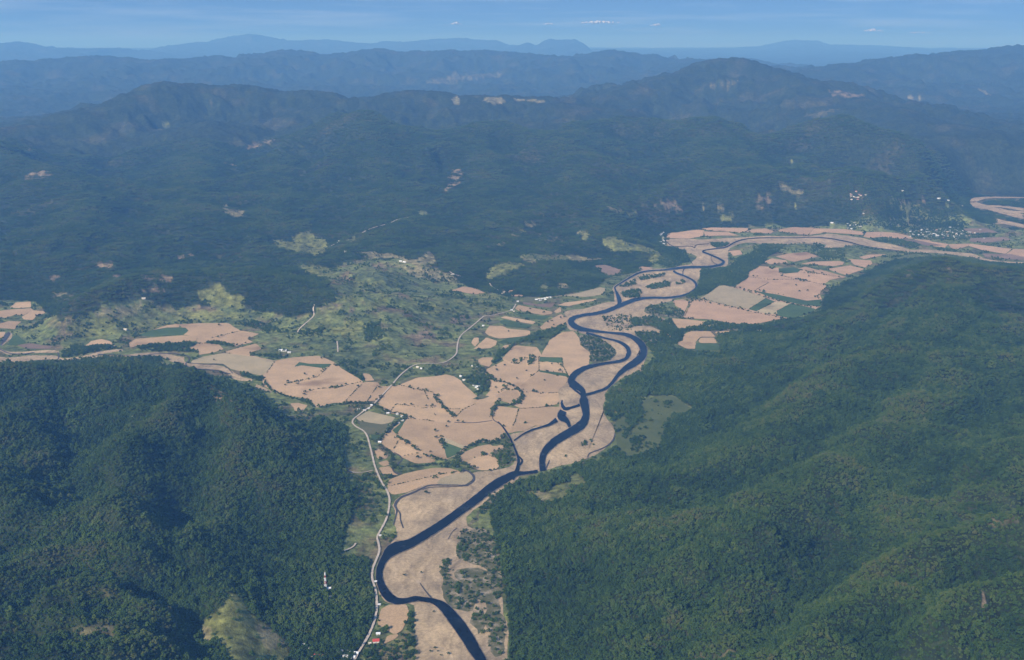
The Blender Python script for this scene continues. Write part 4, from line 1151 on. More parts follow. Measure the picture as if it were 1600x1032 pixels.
# ---------------------------------------------------------------- riverbed, water, fields, roads
def ragged(P, amp=1.6, step=22.0):
    out = []
    n = len(P)
    for i in range(n):
        a = P[i]; b = P[(i + 1) % n]
        L = math.hypot(b[0] - a[0], b[1] - a[1])
        k = max(1, int(L / step))
        for j in range(k):
            t = j / k
            out.append((a[0] + t * (b[0] - a[0]) + random.uniform(-amp, amp), a[1] + t * (b[1] - a[1]) + random.uniform(-amp, amp)))
    return out
def area(P):
    return .5 * sum(P[i - 1][0] * P[i][1] - P[i][0] * P[i - 1][1] for i in range(len(P)))
def sheet(name, P, z, material, kind='structure'):
    if area(P) < 0: P = P[::-1]
    return link_mesh(name, [(x, y, z) for x, y in P], [tuple(range(len(P)))], material, kind)
sheet('riverbed', ragged(sand, 2.0, 30), .25, M['sand'])
def bands(name, S, z, material):
    V, F = [], []
    for k, (a, b) in enumerate(S):
        z += .03
        o = len(V)
        for p, q in zip(a, b): V += [(p[0], p[1], z), (q[0], q[1], z)]
        for i in range(len(a) - 1):
            F.append((o + 2 * i, o + 2 * i + 2, o + 2 * i + 3, o + 2 * i + 1))
    V2 = np.array(V)
    F2 = []
    for f in F:
        A = V2[list(f)]
        s = sum(A[i - 1][0] * A[i][1] - A[i][0] * A[i - 1][1] for i in range(4))
        F2.append(f if s > 0 else f[::-1])
    return link_mesh(name, V, F2, material, 'structure')
def scrub_mat():
    m, t, b = mat('scrub_ground')
    p = position(t)
    n = noise_node(t, .03, 6, .68, p)
    r = ramp(t, [(.36, (.085, .09, .04)), (.50, (.14, .13, .065)), (.57, (.24, .20, .13)), (.66, (.40, .33, .24))])
    t.links.new(n.outputs['Fac'], r.inputs[0]); t.links.new(r.outputs[0], b.inputs['Base Color'])
    return m
M['scrubland'] = scrub_mat()
for k, ln in enumerate(WOODS.strip().splitlines()):
    sh, den, s = ln.split(None, 2)
    if (sh == 'a5' and k < 5) or (sh, s[:8]) in (('a2', '1010,420'), ('a3', '735,710 '), ('a3', '620,800 '), ('a3', '660,900 '), ('a1', '1120,440'), ('a1', '1120,780')):
        P = outset([on_plane(*q[:2]) for q in pts(sh, s)], 1.0, 25)
        sheet('scrubland', ragged(P, 7.0, 18), .45 + .01 * k, M['scrubland'])
bands('stream_gravel', trib, .35, M['sand'])
for k, (sh, kind, q) in enumerate(BASES):
    o = sheet('ploughland', ragged(outset([on_plane(*p) for p in pts(sh, q)], 1.5), 1.5, 24), .66 + .01 * k, M[kind])
for k, (kind, lab, P) in enumerate(fields):
    o = sheet('meadow' if kind == 'meadow' else 'field', ragged(P, 1.8, 24), .75 + .004 * k, M[kind])
    o['label'] = lab
M['wet'] = plain('wet_gravel', (.17, .135, .10), .5, .4, .3, .05)
bands('river_margin', wet, .85 + .004 * len(fields), M['wet'])
bands('creek', creek, 1.3, M['creek'])
bands('river', water, 1.9, M['water'])
for k, (lab, w, s) in enumerate(ROADS):
    sh, q = s.split(None, 1)
    P = chaikin(pts(sh, q), 3, False)
    W = [on_plane(*p) if k in FLAT_ROADS else hit(*p) for p in P]
    V, F = [], []
    for i, (x, y) in enumerate(W):
        a = W[max(0, i - 1)]; b = W[min(len(W) - 1, i + 1)]
        tx, ty = b[0] - a[0], b[1] - a[1]; n = math.hypot(tx, ty) or 1
        ww = w * (1 + random.uniform(-.18, .18)) * .5
        nx, ny = -ty / n * ww, tx / n * ww
        z = (2.6 + .05 * k) if k in FLAT_ROADS else float(ground(x, y)) + 2.2
        V += [(x + nx, y + ny, z), (x - nx, y - ny, z)]
        if i: F.append((2 * i - 2, 2 * i - 1, 2 * i + 1, 2 * i))
    o = link_mesh('road', V, F, M['road'], 'structure'); o['label'] = lab

# ---------------------------------------------------------------- trees
ICO_V = []
_p = (1 + 5 ** .5) / 2
for a, b in ((-1, _p), (1, _p), (-1, -_p), (1, -_p)): ICO_V += [(a, b, 0)]
for a, b in ((-1, _p), (1, _p), (-1, -_p), (1, -_p)): ICO_V += [(0, a, b)]
for a, b in ((_p, -1), (_p, 1), (-_p, -1), (-_p, 1)): ICO_V += [(a, 0, b)]
ICO_V = np.array(ICO_V) / math.sqrt(1 + _p * _p)
ICO_F = [(0, 11, 5), (0, 5, 1), (0, 1, 7), (0, 7, 10), (0, 10, 11), (1, 5, 9), (5, 11, 4), (11, 10, 2), (10, 7, 6), (7, 1, 8),
         (3, 9, 4), (3, 4, 2), (3, 2, 6), (3, 6, 8), (3, 8, 9), (4, 9, 5), (2, 4, 11), (6, 2, 10), (8, 6, 7), (9, 8, 1)]
OCT_V = np.array([(1, 0, 0), (-1, 0, 0), (0, 1, 0), (0, -1, 0), (0, 0, 1), (0, 0, -1)], float)
OCT_F = [(0, 2, 4), (2, 1, 4), (1, 3, 4), (3, 0, 4), (2, 0, 5), (1, 2, 5), (3, 1, 5), (0, 3, 5)]
def crown_geo(rng, r, h, clumps, oct_=False):
    """leaf clumps spread through and over an uneven crown; unit metres, base of crown at z = 0"""
    V, F = [], []
    bv, bf = (OCT_V, OCT_F) if oct_ else (ICO_V, ICO_F)
    lob = [(rng.normal(0, .34 * r), rng.normal(0, .34 * r), rng.uniform(.35, .72) * h) for _ in range(4)]
    for k in range(clumps):
        lx, ly, lz = lob[rng.integers(0, 4)]
        a = rng.uniform(0, 6.283); e = math.asin(rng.uniform(-.35, 1.0))
        q = rng.uniform(.72, 1.0)
        x = lx + math.cos(a) * math.cos(e) * r * .72 * q; y = ly + math.sin(a) * math.cos(e) * r * .72 * q
        z = max(.08 * h, lz + math.sin(e) * h * .36 * q)
        s = r * rng.uniform(.20, .38)
        ax = rng.uniform(0, 6.283); ca, sa = math.cos(ax), math.sin(ax)
        o = len(V)
        for v in bv:
            vx, vy, vz = v * s * rng.uniform(.68, 1.25, 3)
            V.append((x + ca * vx - sa * vy, y + sa * vx + ca * vy, z + vz * .75))
        F += [tuple(i + o for i in f) for f in bf]
    return V, F
def trunk_geo(r, h, limbs=0, rng=None):
    V, F = [], []
    def tube(p, q, r0, r1):
        o = len(V)
        d = Vector(q) - Vector(p); t = d.to_track_quat('Z', 'Y')
        for c, rr in ((p, r0), (q, r1)):
            for i in range(5):
                w = t @ Vector((math.cos(i * 1.2566) * rr, math.sin(i * 1.2566) * rr, 0))
                V.append((c[0] + w[0], c[1] + w[1], c[2] + w[2]))
        for i in range(5): F.append((o + i, o + (i + 1) % 5, o + 5 + (i + 1) % 5, o + 5 + i))
    tube((0, 0, -.5), (0, 0, h), r, r * .55)
    for k in range(limbs):
        a = k * 2.1 + rng.uniform(-.4, .4)
        tube((0, 0, h * .75), (math.cos(a) * h * .5, math.sin(a) * h * .5, h * 1.35), r * .5, r * .2)
    return V, F

protos = bpy.data.collections.new('forest_tree_kinds')       # only a source for the scattered forest
def proto(name, geo, coll):
    V, F = geo
    me = bpy.data.meshes.new(name); me.from_pydata(V, [], F); me.update(); me.materials.append(M['leaf'])
    o = bpy.data.objects.new(name, me); coll.objects.link(o); return o
rg = np.random.default_rng(5)
for k in range(7):
    proto('forest_tree_kind', crown_geo(rg, rg.uniform(3.6, 5.0), rg.uniform(6.5, 10.5), 30), protos)
clumpc = bpy.data.collections.new('forest_clump_kinds')
for k in range(6):
    V, F = [], []
    for i in range(13):
        v, f = crown_geo(rg, rg.uniform(3.6, 5.6), rg.uniform(6, 11), 11, True)
        a = rg.uniform(0, 6.283); q = 17 * math.sqrt(rg.uniform(0, 1)); o = len(V)
        V += [(x + math.cos(a) * q, y + math.sin(a) * q, z - 1) for x, y, z in v]; F += [tuple(j + o for j in t) for t in f]
    proto('forest_clump_kind', (V, F), clumpc)

def scatter(name, X, Y, Z, S, TI, coll, label, cat='forest'):
    n = len(X)
    me = bpy.data.meshes.new(name)
    me.vertices.add(n)
    me.vertices.foreach_set('co', np.stack([X, Y, Z], -1).astype(np.float32).ravel())
    for nm, A in (('scl', S), ('spin', RNG.random(n) * 6.283), ('tint', TI)):
        a = me.attributes.new(nm, 'FLOAT', 'POINT'); a.data.foreach_set('value', np.asarray(A, np.float32))
    me.update()
    o = bpy.data.objects.new(name, me); COL.objects.link(o)
    ng = bpy.data.node_groups.new(name + '_growth', 'GeometryNodeTree')
    ng.interface.new_socket('Geometry', in_out='INPUT', socket_type='NodeSocketGeometry')
    ng.interface.new_socket('Geometry', in_out='OUTPUT', socket_type='NodeSocketGeometry')
    gi = ng.nodes.new('NodeGroupInput'); go = ng.nodes.new('NodeGroupOutput')
    ci = ng.nodes.new('GeometryNodeCollectionInfo'); ci.inputs['Collection'].default_value = coll
    ci.inputs['Separate Children'].default_value = True; ci.inputs['Reset Children'].default_value = True
    ip = ng.nodes.new('GeometryNodeInstanceOnPoints'); ip.inputs['Pick Instance'].default_value = True
    na = ng.nodes.new('GeometryNodeInputNamedAttribute'); na.data_type = 'FLOAT'; na.inputs['Name'].default_value = 'scl'
    nb = ng.nodes.new('GeometryNodeInputNamedAttribute'); nb.data_type = 'FLOAT'; nb.inputs['Name'].default_value = 'spin'
    cx = ng.nodes.new('ShaderNodeCombineXYZ')
    L = ng.links.new
    L(nb.outputs['Attribute'], cx.inputs['Z']); L(gi.outputs[0], ip.inputs['Points']); L(ci.outputs[0], ip.inputs['Instance'])
    L(cx.outputs[0], ip.inputs['Rotation']); L(na.outputs['Attribute'], ip.inputs['Scale']); L(ip.outputs[0], go.inputs[0])
    md = o.modifiers.new('growth', 'NODES'); md.node_group = ng
    o['kind'] = 'stuff'; tag(o, label, cat)
    return o
def jitter_grid(x0, x1, y0, y1, s):
    X, Y = np.meshgrid(np.arange(x0, x1, s), np.arange(y0, y1, s))
    X = (X + RNG.uniform(-.46, .46, X.shape) * s).ravel(); Y = (Y + RNG.uniform(-.46, .46, Y.shape) * s).ravel()
    return X, Y
def in_view(X, Y, d0, d1, half=31):
    D = np.hypot(X, Y); T = np.abs(np.degrees(np.arctan2(X, Y)))
    return (D > d0) & (D < d1) & (T < half)
far_beds = trib[6:]                       # gravel of the next valley: no trees in front of it
road_pts = []
for i, (lab, w, q) in enumerate(ROADS):
    sh, q = q.split(None, 1)
    W = [on_plane(*p) if i in FLAT_ROADS else hit(*p) for p in chaikin(pts(sh, q), 2, False)]
    for a, b in zip(W[:-1], W[1:]):
        n = max(1, int(math.hypot(b[0] - a[0], b[1] - a[1]) / 7))
        for j in range(n):
            x, y = a[0] + (b[0] - a[0]) * j / n, a[1] + (b[1] - a[1]) * j / n
            road_pts.append((x, y, 6.8, i in FLAT_ROADS)); d = math.hypot(x, y)
            road_pts.append((x - 7 * x / d, y - 7 * y / d, 6.5, i in FLAT_ROADS))
# ground that must stay free of wild trees: fields, gravel, water, roads
def keep_off(X0, Y0):
    k0 = np.zeros(X0.shape, bool)
    for rx, ry, w, fl in road_pts:                    # tracks on the slopes
        if not fl:
            m = np.abs(X0 - rx) < w
            if m.any(): k0 |= m & (np.hypot(X0 - rx, Y0 - ry) < w)
    near = flat_dist(X0, Y0) < 90
    X, Y = X0[near], Y0[near]
    k = np.zeros(X.shape, bool)
    for kd, _, P in fields:
        if kd != 'meadow': k |= inside(X, Y, P)
    for S in water + creek + trib: k |= inside(X, Y, S[0] + S[1][::-1])
    for a, b in far_beds:
        for p in a + b: k |= (np.abs(X - p[0]) < 26) & (np.abs(Y - p[1] + 45) < 60)
    for rx, ry, w, fl in road_pts:
        if fl:
            m = np.abs(X - rx) < w
            if m.any():
                ii = np.nonzero(m)[0]
                k[ii] |= np.hypot(X[ii] - rx, Y[ii] - ry) < w
    k0[near] |= k
    return k0
def forest_points(s, d0, d1, xr=None):
    w = d1 * .6
    X, Y = jitter_grid(-w, w, d0 * .8, d1, s)
    m = in_view(X, Y, d0, d1); X, Y = X[m], Y[m]
    t = cov_at(treeless, X, Y)
    m = (t < RNG.uniform(.25, .75, X.shape)) & ~inside(X, Y, sand)
    X, Y = X[m], Y[m]
    m = ~keep_off(X, Y)
    return X[m], Y[m]
def tint_at(X, Y):
    return np.clip(.27 + .55 * fbm(X / 260, Y / 260, 4) + .25 * fbm(X / 45, Y / 45, 2) + .16 * cov_at(convex, X, Y), 0, .66)
X1, Y1 = forest_points(5.9, 1750, 3300)
X2, Y2 = forest_points(7.6, 3300, 4700)
X, Y = np.concatenate([X1, X2]), np.concatenate([Y1, Y2])
S = (1 - .22 * cov_at(convex, X, Y)) * RNG.gamma(6, 1 / 6., X.shape).clip(.5, 1.9) * np.where(np.hypot(X, Y) < 3300, .76, .92)
S = S * np.where(RNG.random(X.shape) < .05, 1.55, 1)
left = X < np.interp(Y, [1700, 2600, 3600, 4700], [-250, -150, 150, 800])
for nm, mm, lab in (('forest', left, 'dense green forest over the foreground hills left of the river'),
                    ('forest', ~left, 'dense green forest covering the mountain side right of the river')):
    scatter(nm, X[mm], Y[mm], ground(X[mm], Y[mm]) - .4, S[mm], tint_at(X[mm], Y[mm]), protos, lab)
X, Y = forest_points(25.0, 4700, 9800)
scatter('forest', X, Y, ground(X, Y) - 1.0, RNG.uniform(.85, 1.25, X.shape), tint_at(X, Y), clumpc, 'blue-green forest on the slopes beyond the farmland')

# woods and scrub on the plain, and bushes in the pastures
WX, WY, WSC = [], [], []
for ln in WOODS.strip().splitlines():
    sh, den, s = ln.split(None, 2)
    P = np.array([on_plane(*q[:2]) for q in pts(sh, s)])
    den = float(den) * 1.7
    x0, y0 = P.min(0); x1, y1 = P.max(0)
    n = int((x1 - x0) * (y1 - y0) * den)
    x = RNG.uniform(x0, x1, n); y = RNG.uniform(y0, y1, n)
    m = inside(x, y, P) & (fbm(x / 45, y / 45, 3) > RNG.uniform(-.75, .12, n) - (.35 if den > .015 else 0))
    WX.append(x[m]); WY.append(y[m]); WSC.append(np.full(m.sum(), .72 if den < .0130 else .9))
x = np.concatenate(WX); y = np.concatenate(WY); s = np.concatenate(WSC)
m = ~keep_off(x, y); x, y, s = x[m], y[m], s[m]
s = s * RNG.gamma(9, 1 / 9., x.shape).clip(.5, 1.6)
scatter('riverside_wood', x, y, ground(x, y) - .3, s, tint_at(x, y) * .8 + .04, protos, 'dark thickets and scrub scattered over the river plain', 'trees')
X, Y = jitter_grid(-3600, 5200, 1800, 8000, 9.5)
m = inside(X, Y, open_w) & ~inside(X, Y, sand); X, Y = X[m], Y[m]
dn = fbm(X / 120, Y / 120, 4) + .6 * fbm(X / 35, Y / 35, 2)
m = (dn > RNG.uniform(.07, .5, X.shape)) & ~keep_off(X, Y); X, Y = X[m], Y[m]
cx_, cy_ = [X], [Y]
for kind, P in clear_w:                               # bushes left standing in the clearings
    P = np.array(P); x0, y0 = P.min(0); x1, y1 = P.max(0)
    if np.hypot(*P.mean(0)) > 7500: continue
    n = int((x1 - x0) * (y1 - y0) * (.0016 if kind == 'lime' else .003))
    x = RNG.uniform(x0, x1, n); y = RNG.uniform(y0, y1, n)
    m = inside(x, y, P) & (fbm(x / 30, y / 30, 2) > RNG.uniform(-.2, .5, n)); x, y = x[m], y[m]
    m = ~keep_off(x, y); cx_.append(x[m]); cy_.append(y[m])
X, Y = np.concatenate(cx_), np.concatenate(cy_)
scatter('pasture_bushes', X, Y, ground(X, Y) - .4, RNG.gamma(7, .8 / 7., X.shape).clip(.3, 1.4), tint_at(X, Y) + .05, protos, 'scattered bushes and small trees in the rough pastures', 'bushes')

# ---------------------------------------------------------------- trees that stand apart
ORD = ['first', 'second', 'third', 'fourth', 'fifth', 'sixth', 'seventh', 'eighth', 'ninth', 'tenth', 'eleventh', 'twelfth', 'thirteenth',
       'fourteenth', 'fifteenth', 'sixteenth', 'seventeenth', 'eighteenth', 'nineteenth']
TENS = ['', '', 'twenty', 'thirty', 'forty', 'fifty', 'sixty', 'seventy', 'eighty', 'ninety']
def ordinal(i):
    if i < 19: return ORD[i]
    n = i + 1
    t, u = TENS[n // 10], n % 10
    return (t[:-1] + 'ieth') if u == 0 else t + '-' + ORD[u - 1]
tree_meshes = []
for k in range(8):
    h = rg.uniform(6.5, 8.5); r = rg.uniform(3.9, 5.0)
    cv, cf = crown_geo(rg, r, h, 34)
    th = 2.2
    cm = bpy.data.meshes.new('crown'); cm.from_pydata([(x, y, z + th * .6) for x, y, z in cv], [], cf); cm.update(); cm.materials.append(M['leaf2'])
    tv, tf = trunk_geo(.38, th + 1.2, 3, rg)
    tm = bpy.data.meshes.new('trunk'); tm.from_pydata(tv, [], tf); tm.update(); tm.materials.append(M['bark'])
    tree_meshes.append((cm, tm))
def tree(x, y, z, s, label, group):
    e = bpy.data.objects.new('tree', None); e.empty_display_size = 2; COL.objects.link(e)
    e.location = (x, y, z); e.scale = (s, s, s * random.uniform(.9, 1.15)); e.rotation_euler = (0, 0, random.uniform(0, 6.28))
    cm, tm = random.choice(tree_meshes)
    for nm, me in (('crown', cm), ('trunk', tm)):
        o = bpy.data.objects.new(nm, me); COL.objects.link(o); o.parent = e
    tag(e, label, 'tree', group)
    return e
n_tree = 0
field_poly = [(lab, np.array(P)) for _, lab, P in fields]
lone = []
for sh, s in LONE:
    for px, py in pts(sh, s):
        x, y = on_plane(px, py)
        best = min(field_poly, key=lambda f: 0 if inside(np.array([x]), np.array([y]), f[1])[0] else np.hypot(f[1][:, 0] - x, f[1][:, 1] - y).min())
        if sh == 'a5': lone.append((px, x, y, 'the lower gravel bars of the river'))
        else: lone.append((px, x, y, 'the ' + best[0]))
groups = {}
for q in lone: groups.setdefault(q[3], []).append(q)
for place, L in groups.items():
    L.sort()
    for i, (px, x, y, _) in enumerate(L):
        pre = 'dark lone tree at ' if len(L) == 1 else ordinal(i) + ' dark tree from left at '
        lab = ' '.join((pre + place).split()[:16])
        tree(x, y, .5, random.uniform(.75, 1.25) * (.55 if 'gravel bars' in place else 1), lab, 'trees standing singly in the fields'); n_tree += 1
hx, hy, hs = [], [], []
for ln in HEDGES.strip().splitlines():
    place, sp_, q = ln.split('@')
    sh, s = q.split(None, 1)
    W = [on_plane(*p) for p in chaikin(pts(sh, s), 2, False)]
    Lr = []; carry = 0
    for a, b in zip(W[:-1], W[1:]):
        d = math.hypot(b[0] - a[0], b[1] - a[1]); t = carry
        while t < d:
            Lr.append((a[0] + (b[0] - a[0]) * t / d + random.uniform(-3.5, 3.5), a[1] + (b[1] - a[1]) * t / d + random.uniform(-3.5, 3.5)))
            t += float(sp_) * random.uniform(.65, 1.45)
        carry = t - d
    Lr.sort(key=lambda v: v[0] / v[1])
    for i, (x, y) in enumerate(Lr):
        if n_tree < 298:
            tree(x, y, .4, random.uniform(.7, 1.3), ordinal(i) + ' tree from left in ' + place, 'trees along the ditches and hedges'); n_tree += 1
        else:
            hx.append(x); hy.append(y); hs.append(random.uniform(.7, 1.2))
        if random.random() < .75:                     # undergrowth below the line of trees
            for _ in range(2):
                hx.append(x + random.uniform(-8, 8)); hy.append(y + random.uniform(-6, 6)); hs.append(random.uniform(.4, .85))
# thin weedy verges between the fields
VERGE = ['a1 395,62 350,118', 'a1 400,60 600,92 700,88', 'a1 800,100 920,100 1010,62', 'a1 920,102 855,168', 'a1 500,172 640,188 800,212', 'a1 410,350 380,408',
         'a1 450,466 575,442', 'a1 342,703 560,652 740,610 890,585', 'a1 1330,190 1460,232', 'a1 1352,96 1328,190 1278,285', 'a1 1360,96 1500,90 1600,78',
         'b3 820,512 930,540 1090,570', 'b3 1010,545 1100,750', 'a7 250,345 480,287', 'a7 350,450 620,380', 'a7 745,530 680,620', 'a7 1010,752 1290,718 1430,685',
         'a7 840,698 1080,648 1185,552', 'a7 1440,690 1285,850', 'a7 1560,700 1470,840', 'a2 570,865 720,878 860,872', 'a2 710,590 712,700 640,750', 'a2 890,600 900,665 940,748',
         'a8 850,468 1030,490 1200,488', 'a8 890,575 1010,510', 'a8 1100,455 1220,485 1430,525', 'a8 345,785 405,655', 'a8 745,550 990,632 1370,715', 'a8 470,632 850,735 1110,788',
         'a8 850,720 985,632', 'a8 905,738 1050,662', 'a8 1240,405 1400,440 1580,468']
for ln in VERGE:
    sh, s = ln.split(None, 1)
    W = [on_plane(*p) for p in pts(sh, s)]
    for a, b in zip(W[:-1], W[1:]):
        d = math.hypot(b[0] - a[0], b[1] - a[1])
        for _ in range(int(d / 4)):
            t = random.random()
            if perlin(np.array([t * d / 60 + a[0]]), np.array([a[1]]))[0] > -.35:
                hx.append(a[0] + (b[0] - a[0]) * t + random.uniform(-1.6, 1.6)); hy.append(a[1] + (b[1] - a[1]) * t + random.uniform(-1.6, 1.6)); hs.append(random.uniform(.2, .46))
hx, hy = np.array(hx), np.array(hy)
scatter('hedgerow', hx, hy, ground(hx, hy) + .2, np.array(hs), tint_at(hx, hy) * .7, protos, 'low hedges and weedy verges between the tan fields', 'hedge')

# ---------------------------------------------------------------- houses
WALLS = [plain('white_wall', (.78, .76, .72), var=.08), plain('cream_wall', (.66, .58, .46), var=.1), plain('block_wall', (.42, .38, .34), var=.15)]
ROOFS = dict(white=plain('white_sheet_roof', (.80, .80, .80), .6, .3, .06), grey=plain('grey_sheet_roof', (.48, .47, .46), .6, .3, .15),
             red=plain('red_roof', (.52, .075, .055), .7, .3, .12), tile=plain('clay_tile_roof', (.36, .16, .10), .8, .2, .2), cream=plain('pale_slab_roof', (.68, .60, .50), .9, .1, .1))
DARK = plain('dark_opening', (.03, .03, .035), .4, .4, .1)
def boxmesh(x0, x1, y0, y1, z0, z1):
    V = [(x, y, z) for z in (z0, z1) for y in (y0, y1) for x in (x0, x1)]
    return V, [(0, 2, 3, 1), (4, 5, 7, 6), (0, 1, 5, 4), (2, 6, 7, 3), (0, 4, 6, 2), (1, 3, 7, 5)]
def house(x, y, z, w, d, h, rot, roof, wall, label, group=None, fine=False, name='house', cat='house'):
    e = bpy.data.objects.new(name, None); COL.objects.link(e)
    e.location = (x, y, z); e.rotation_euler = (0, 0, rot)
    a, b = w / 2, d / 2; rh = d * .26
    # walls with gable ends
    V = [(-a, -b, -1), (a, -b, -1), (a, b, -1), (-a, b, -1), (-a, -b, h), (a, -b, h), (a, b, h), (-a, b, h), (-a, 0, h + rh), (a, 0, h + rh)]
    F = [(0, 1, 5, 4), (2, 3, 7, 6), (1, 2, 6, 9, 5), (3, 0, 4, 8, 7)]
    link_mesh('wall', V, F, WALLS[wall], None, e)
    o_ = .7; t = .22
    V = []
    for sx_ in (-a - o_, a + o_):
        V += [(sx_, -b - o_, h - rh * o_ / b + .1), (sx_, 0, h + rh + .1), (sx_, b + o_, h - rh * o_ / b + .1),
              (sx_, -b - o_, h - rh * o_ / b + .1 + t), (sx_, 0, h + rh + .1 + t), (sx_, b + o_, h - rh * o_ / b + .1 + t)]
    F = [(3, 9, 10, 4), (4, 10, 11, 5), (0, 1, 7, 6), (1, 2, 8, 7), (0, 6, 9, 3), (2, 5, 11, 8), (0, 3, 4, 1), (1, 4, 5, 2), (6, 7, 10, 9), (7, 8, 11, 10)]
    link_mesh('roof', V, F, ROOFS[roof], None, e)
    if fine:
        V, F = boxmesh(-.6, .6, -b - .06, -b + .05, -.2, 2.2); link_mesh('door', V, F, DARK, None, e)
        for q in (-.6, .6):
            V, F = boxmesh(a * q - .7, a * q + .7, -b - .06, -b + .05, 1.0, 2.2); wf = link_mesh('window', V, F, WALLS[0], None, e)
            V, F = boxmesh(a * q - .55, a * q + .55, -b - .1, -b - .05, 1.12, 2.08); link_mesh('pane', V, F, DARK, None, wf)
    tag(e, label, cat, group)
    return e
def house_at(px, py, w, d, roof, wall, label, group=None, fine=False, h=3.2, rot=None, flatg=True, name='house', cat='house'):
    x, y = on_plane(px, py) if flatg else hit(px, py)
    return house(x, y, float(ground(x, y)) + .3, w, d, h, random.uniform(-.6, .6) if rot is None else rot, roof, wall, label, group, fine, name, cat)
# near ones
house_at(587.5, 1003, 13, 11, 'red', 0, 'bright red-roofed house between the road and the lower clearing', None, True, 3.4, .15)
house_at(591, 991.5, 8, 6, 'white', 0, 'small white-roofed shed behind the bright red-roofed house', None, True, 2.8, .1, name='shed', cat='shed')
house_at(578, 1006.5, 5, 4, 'cream', 1, 'tiny pale shed left of the bright red-roofed house', None, True, 2.4, .2, name='shed', cat='shed')
house_at(490.5, 1026, 12, 9, 'red', 0, 'left of the two red-roofed houses at the foot of the knoll', None, True, 3.2, -.35, False)
house_at(502.5, 1026, 11, 7, 'tile', 1, 'right of the two red-roofed houses at the foot of the knoll', None, True, 3.2, -.6, False)
house_at(484, 1016, 8, 6, 'cream', 1, 'pale house just above the two red-roofed houses', None, True, 3, .3, False)
house_at(474, 1009, 8, 6, 'grey', 2, 'grey-roofed house uphill of the two red-roofed houses', None, True, 3, .2, False)
house_at(459.5, 1030, 5, 4, 'white', 0, 'small white hut left of the two red-roofed houses', None, True, 2.6, .2, False, 'hut', 'hut')
for px, py, rf, lab in ((545, 1020, 'cream', 'upper pale house on the bank left of the road end'), (540, 1027, 'grey', 'lower grey house on the bank left of the road end'),
                        (551, 1028, 'white', 'white house squeezed against the road end'), (532, 1019, 'cream', 'pale house under the forested knoll near the road end'),
                        (557, 1022, 'white', 'small white house touching the road near its lower end')):
    house_at(px, py, random.uniform(8, 11), random.uniform(6, 8), rf, 1 if rf == 'cream' else 0, lab, None, True, 3, random.uniform(-.3, .5), False)
for px, py, lab in ((594, 838, 'white hut beside the dirt road above the river bend'), (587, 910, 'white hut on the roadside by the river bend'), (592.5, 946, 'little white hut on the river side of the road')):
    house_at(px, py, 5, 4, 'white', 0, lab, None, True, 2.6, .2, name='hut', cat='hut')
# the houses strung along the ditch by the road bend
for i, (X_, Y_, rf) in enumerate(((330, 135, 'white'), (405, 140, 'grey'), (440, 160, 'white'), (412, 208, 'cream'), (445, 190, 'grey'), (360, 228, 'white'), (330, 272, 'white'),
                                  (205, 72, 'white'), (180, 98, 'white'), (150, 112, 'grey'), (100, 105, 'white'), (268, 360, 'white'))):
    q = pts('a1', f'{X_},{Y_}')[0]
    house_at(q[0], q[1], random.uniform(7, 11), random.uniform(5, 7), rf, random.choice((0, 1)), ordinal(i) + ' house of the row strung along the ditch by the road bend', 'houses along the ditch', True)
h0 = 0
for i, (X_, Y_, rf) in enumerate(((215, 800, 'white'), (228, 815, 'cream'), (240, 826, 'white'), (218, 832, 'white'), (205, 815, 'grey'), (235, 845, 'cream'), (190, 665, 'white'), (222, 672, 'white'), (100, 745, 'white'), (125, 775, 'cream'))):
    q = pts('a2', f'{X_},{Y_}')[0]
    house_at(q[0], q[1], random.uniform(7, 11), random.uniform(5, 8), rf, random.choice((0, 1)), ordinal(i) + ' pale house of the hamlet beside the great rounded tan field', 'houses of the hamlet in the trees')
for i, (X_, Y_, rf) in enumerate(((690, 145, 'white'), (712, 140, 'cream'), (735, 138, 'white'), (755, 135, 'white'), (775, 130, 'cream'), (795, 128, 'white'), (722, 152, 'grey'), (760, 145, 'white'))):
    q = pts('a2', f'{X_},{Y_}')[0]
    house_at(q[0], q[1], random.uniform(9, 14), random.uniform(6, 8), rf, 0, ordinal(i) + ' pale house of the row under the scrubby hill', 'houses in the row under the hill')
for i, (X_, Y_, rf) in enumerate(((425, 75, 'tile'), (436, 85, 'cream'), (428, 98, 'cream'), (448, 82, 'tile'))):
    q = pts('a2', f'{X_},{Y_}')[0]
    house_at(q[0], q[1], random.uniform(11, 15), random.uniform(7, 9), rf, 1, ordinal(i) + ' brownish house beside the small reddish plots', 'houses by the reddish plots')
for px, py, w, rf, lab in ((809, 472, 9, 'white', 'white house alone on the verge above the upper tan strip'), (799.5, 485.5, 10, 'white', 'white house where the straight road ends at the tan strips'),
                           (803, 487.5, 8, 'cream', 'cream house right beside the white one at the road end'), (1087, 633, 14, 'cream', 'upper cream house at the edge of the olive meadow'),
                           (1087, 654, 10, 'cream', 'lower cream house in the trees right of the olive meadow'), (755, 510, 9, 'white', 'white roof in the tan fields west of the creek'),
                           (653, 575, 12, 'cream', 'pale yard building beside the straight road'), (658, 577, 9, 'white', 'white shed right of the pale yard building')):
    house_at(px, py, w, w * .7, rf, 1 if rf == 'cream' else 0, lab, None, True)
house_at(442, 549, 30, 12, 'white', 0, 'long white barn above the western tan fields', None, True, 4.5, .05, name='barn', cat='barn')
house_at(452, 551.5, 14, 8, 'grey', 0, 'grey shed right of the long white barn', None, True, 3.5, -.1, name='shed', cat='shed')
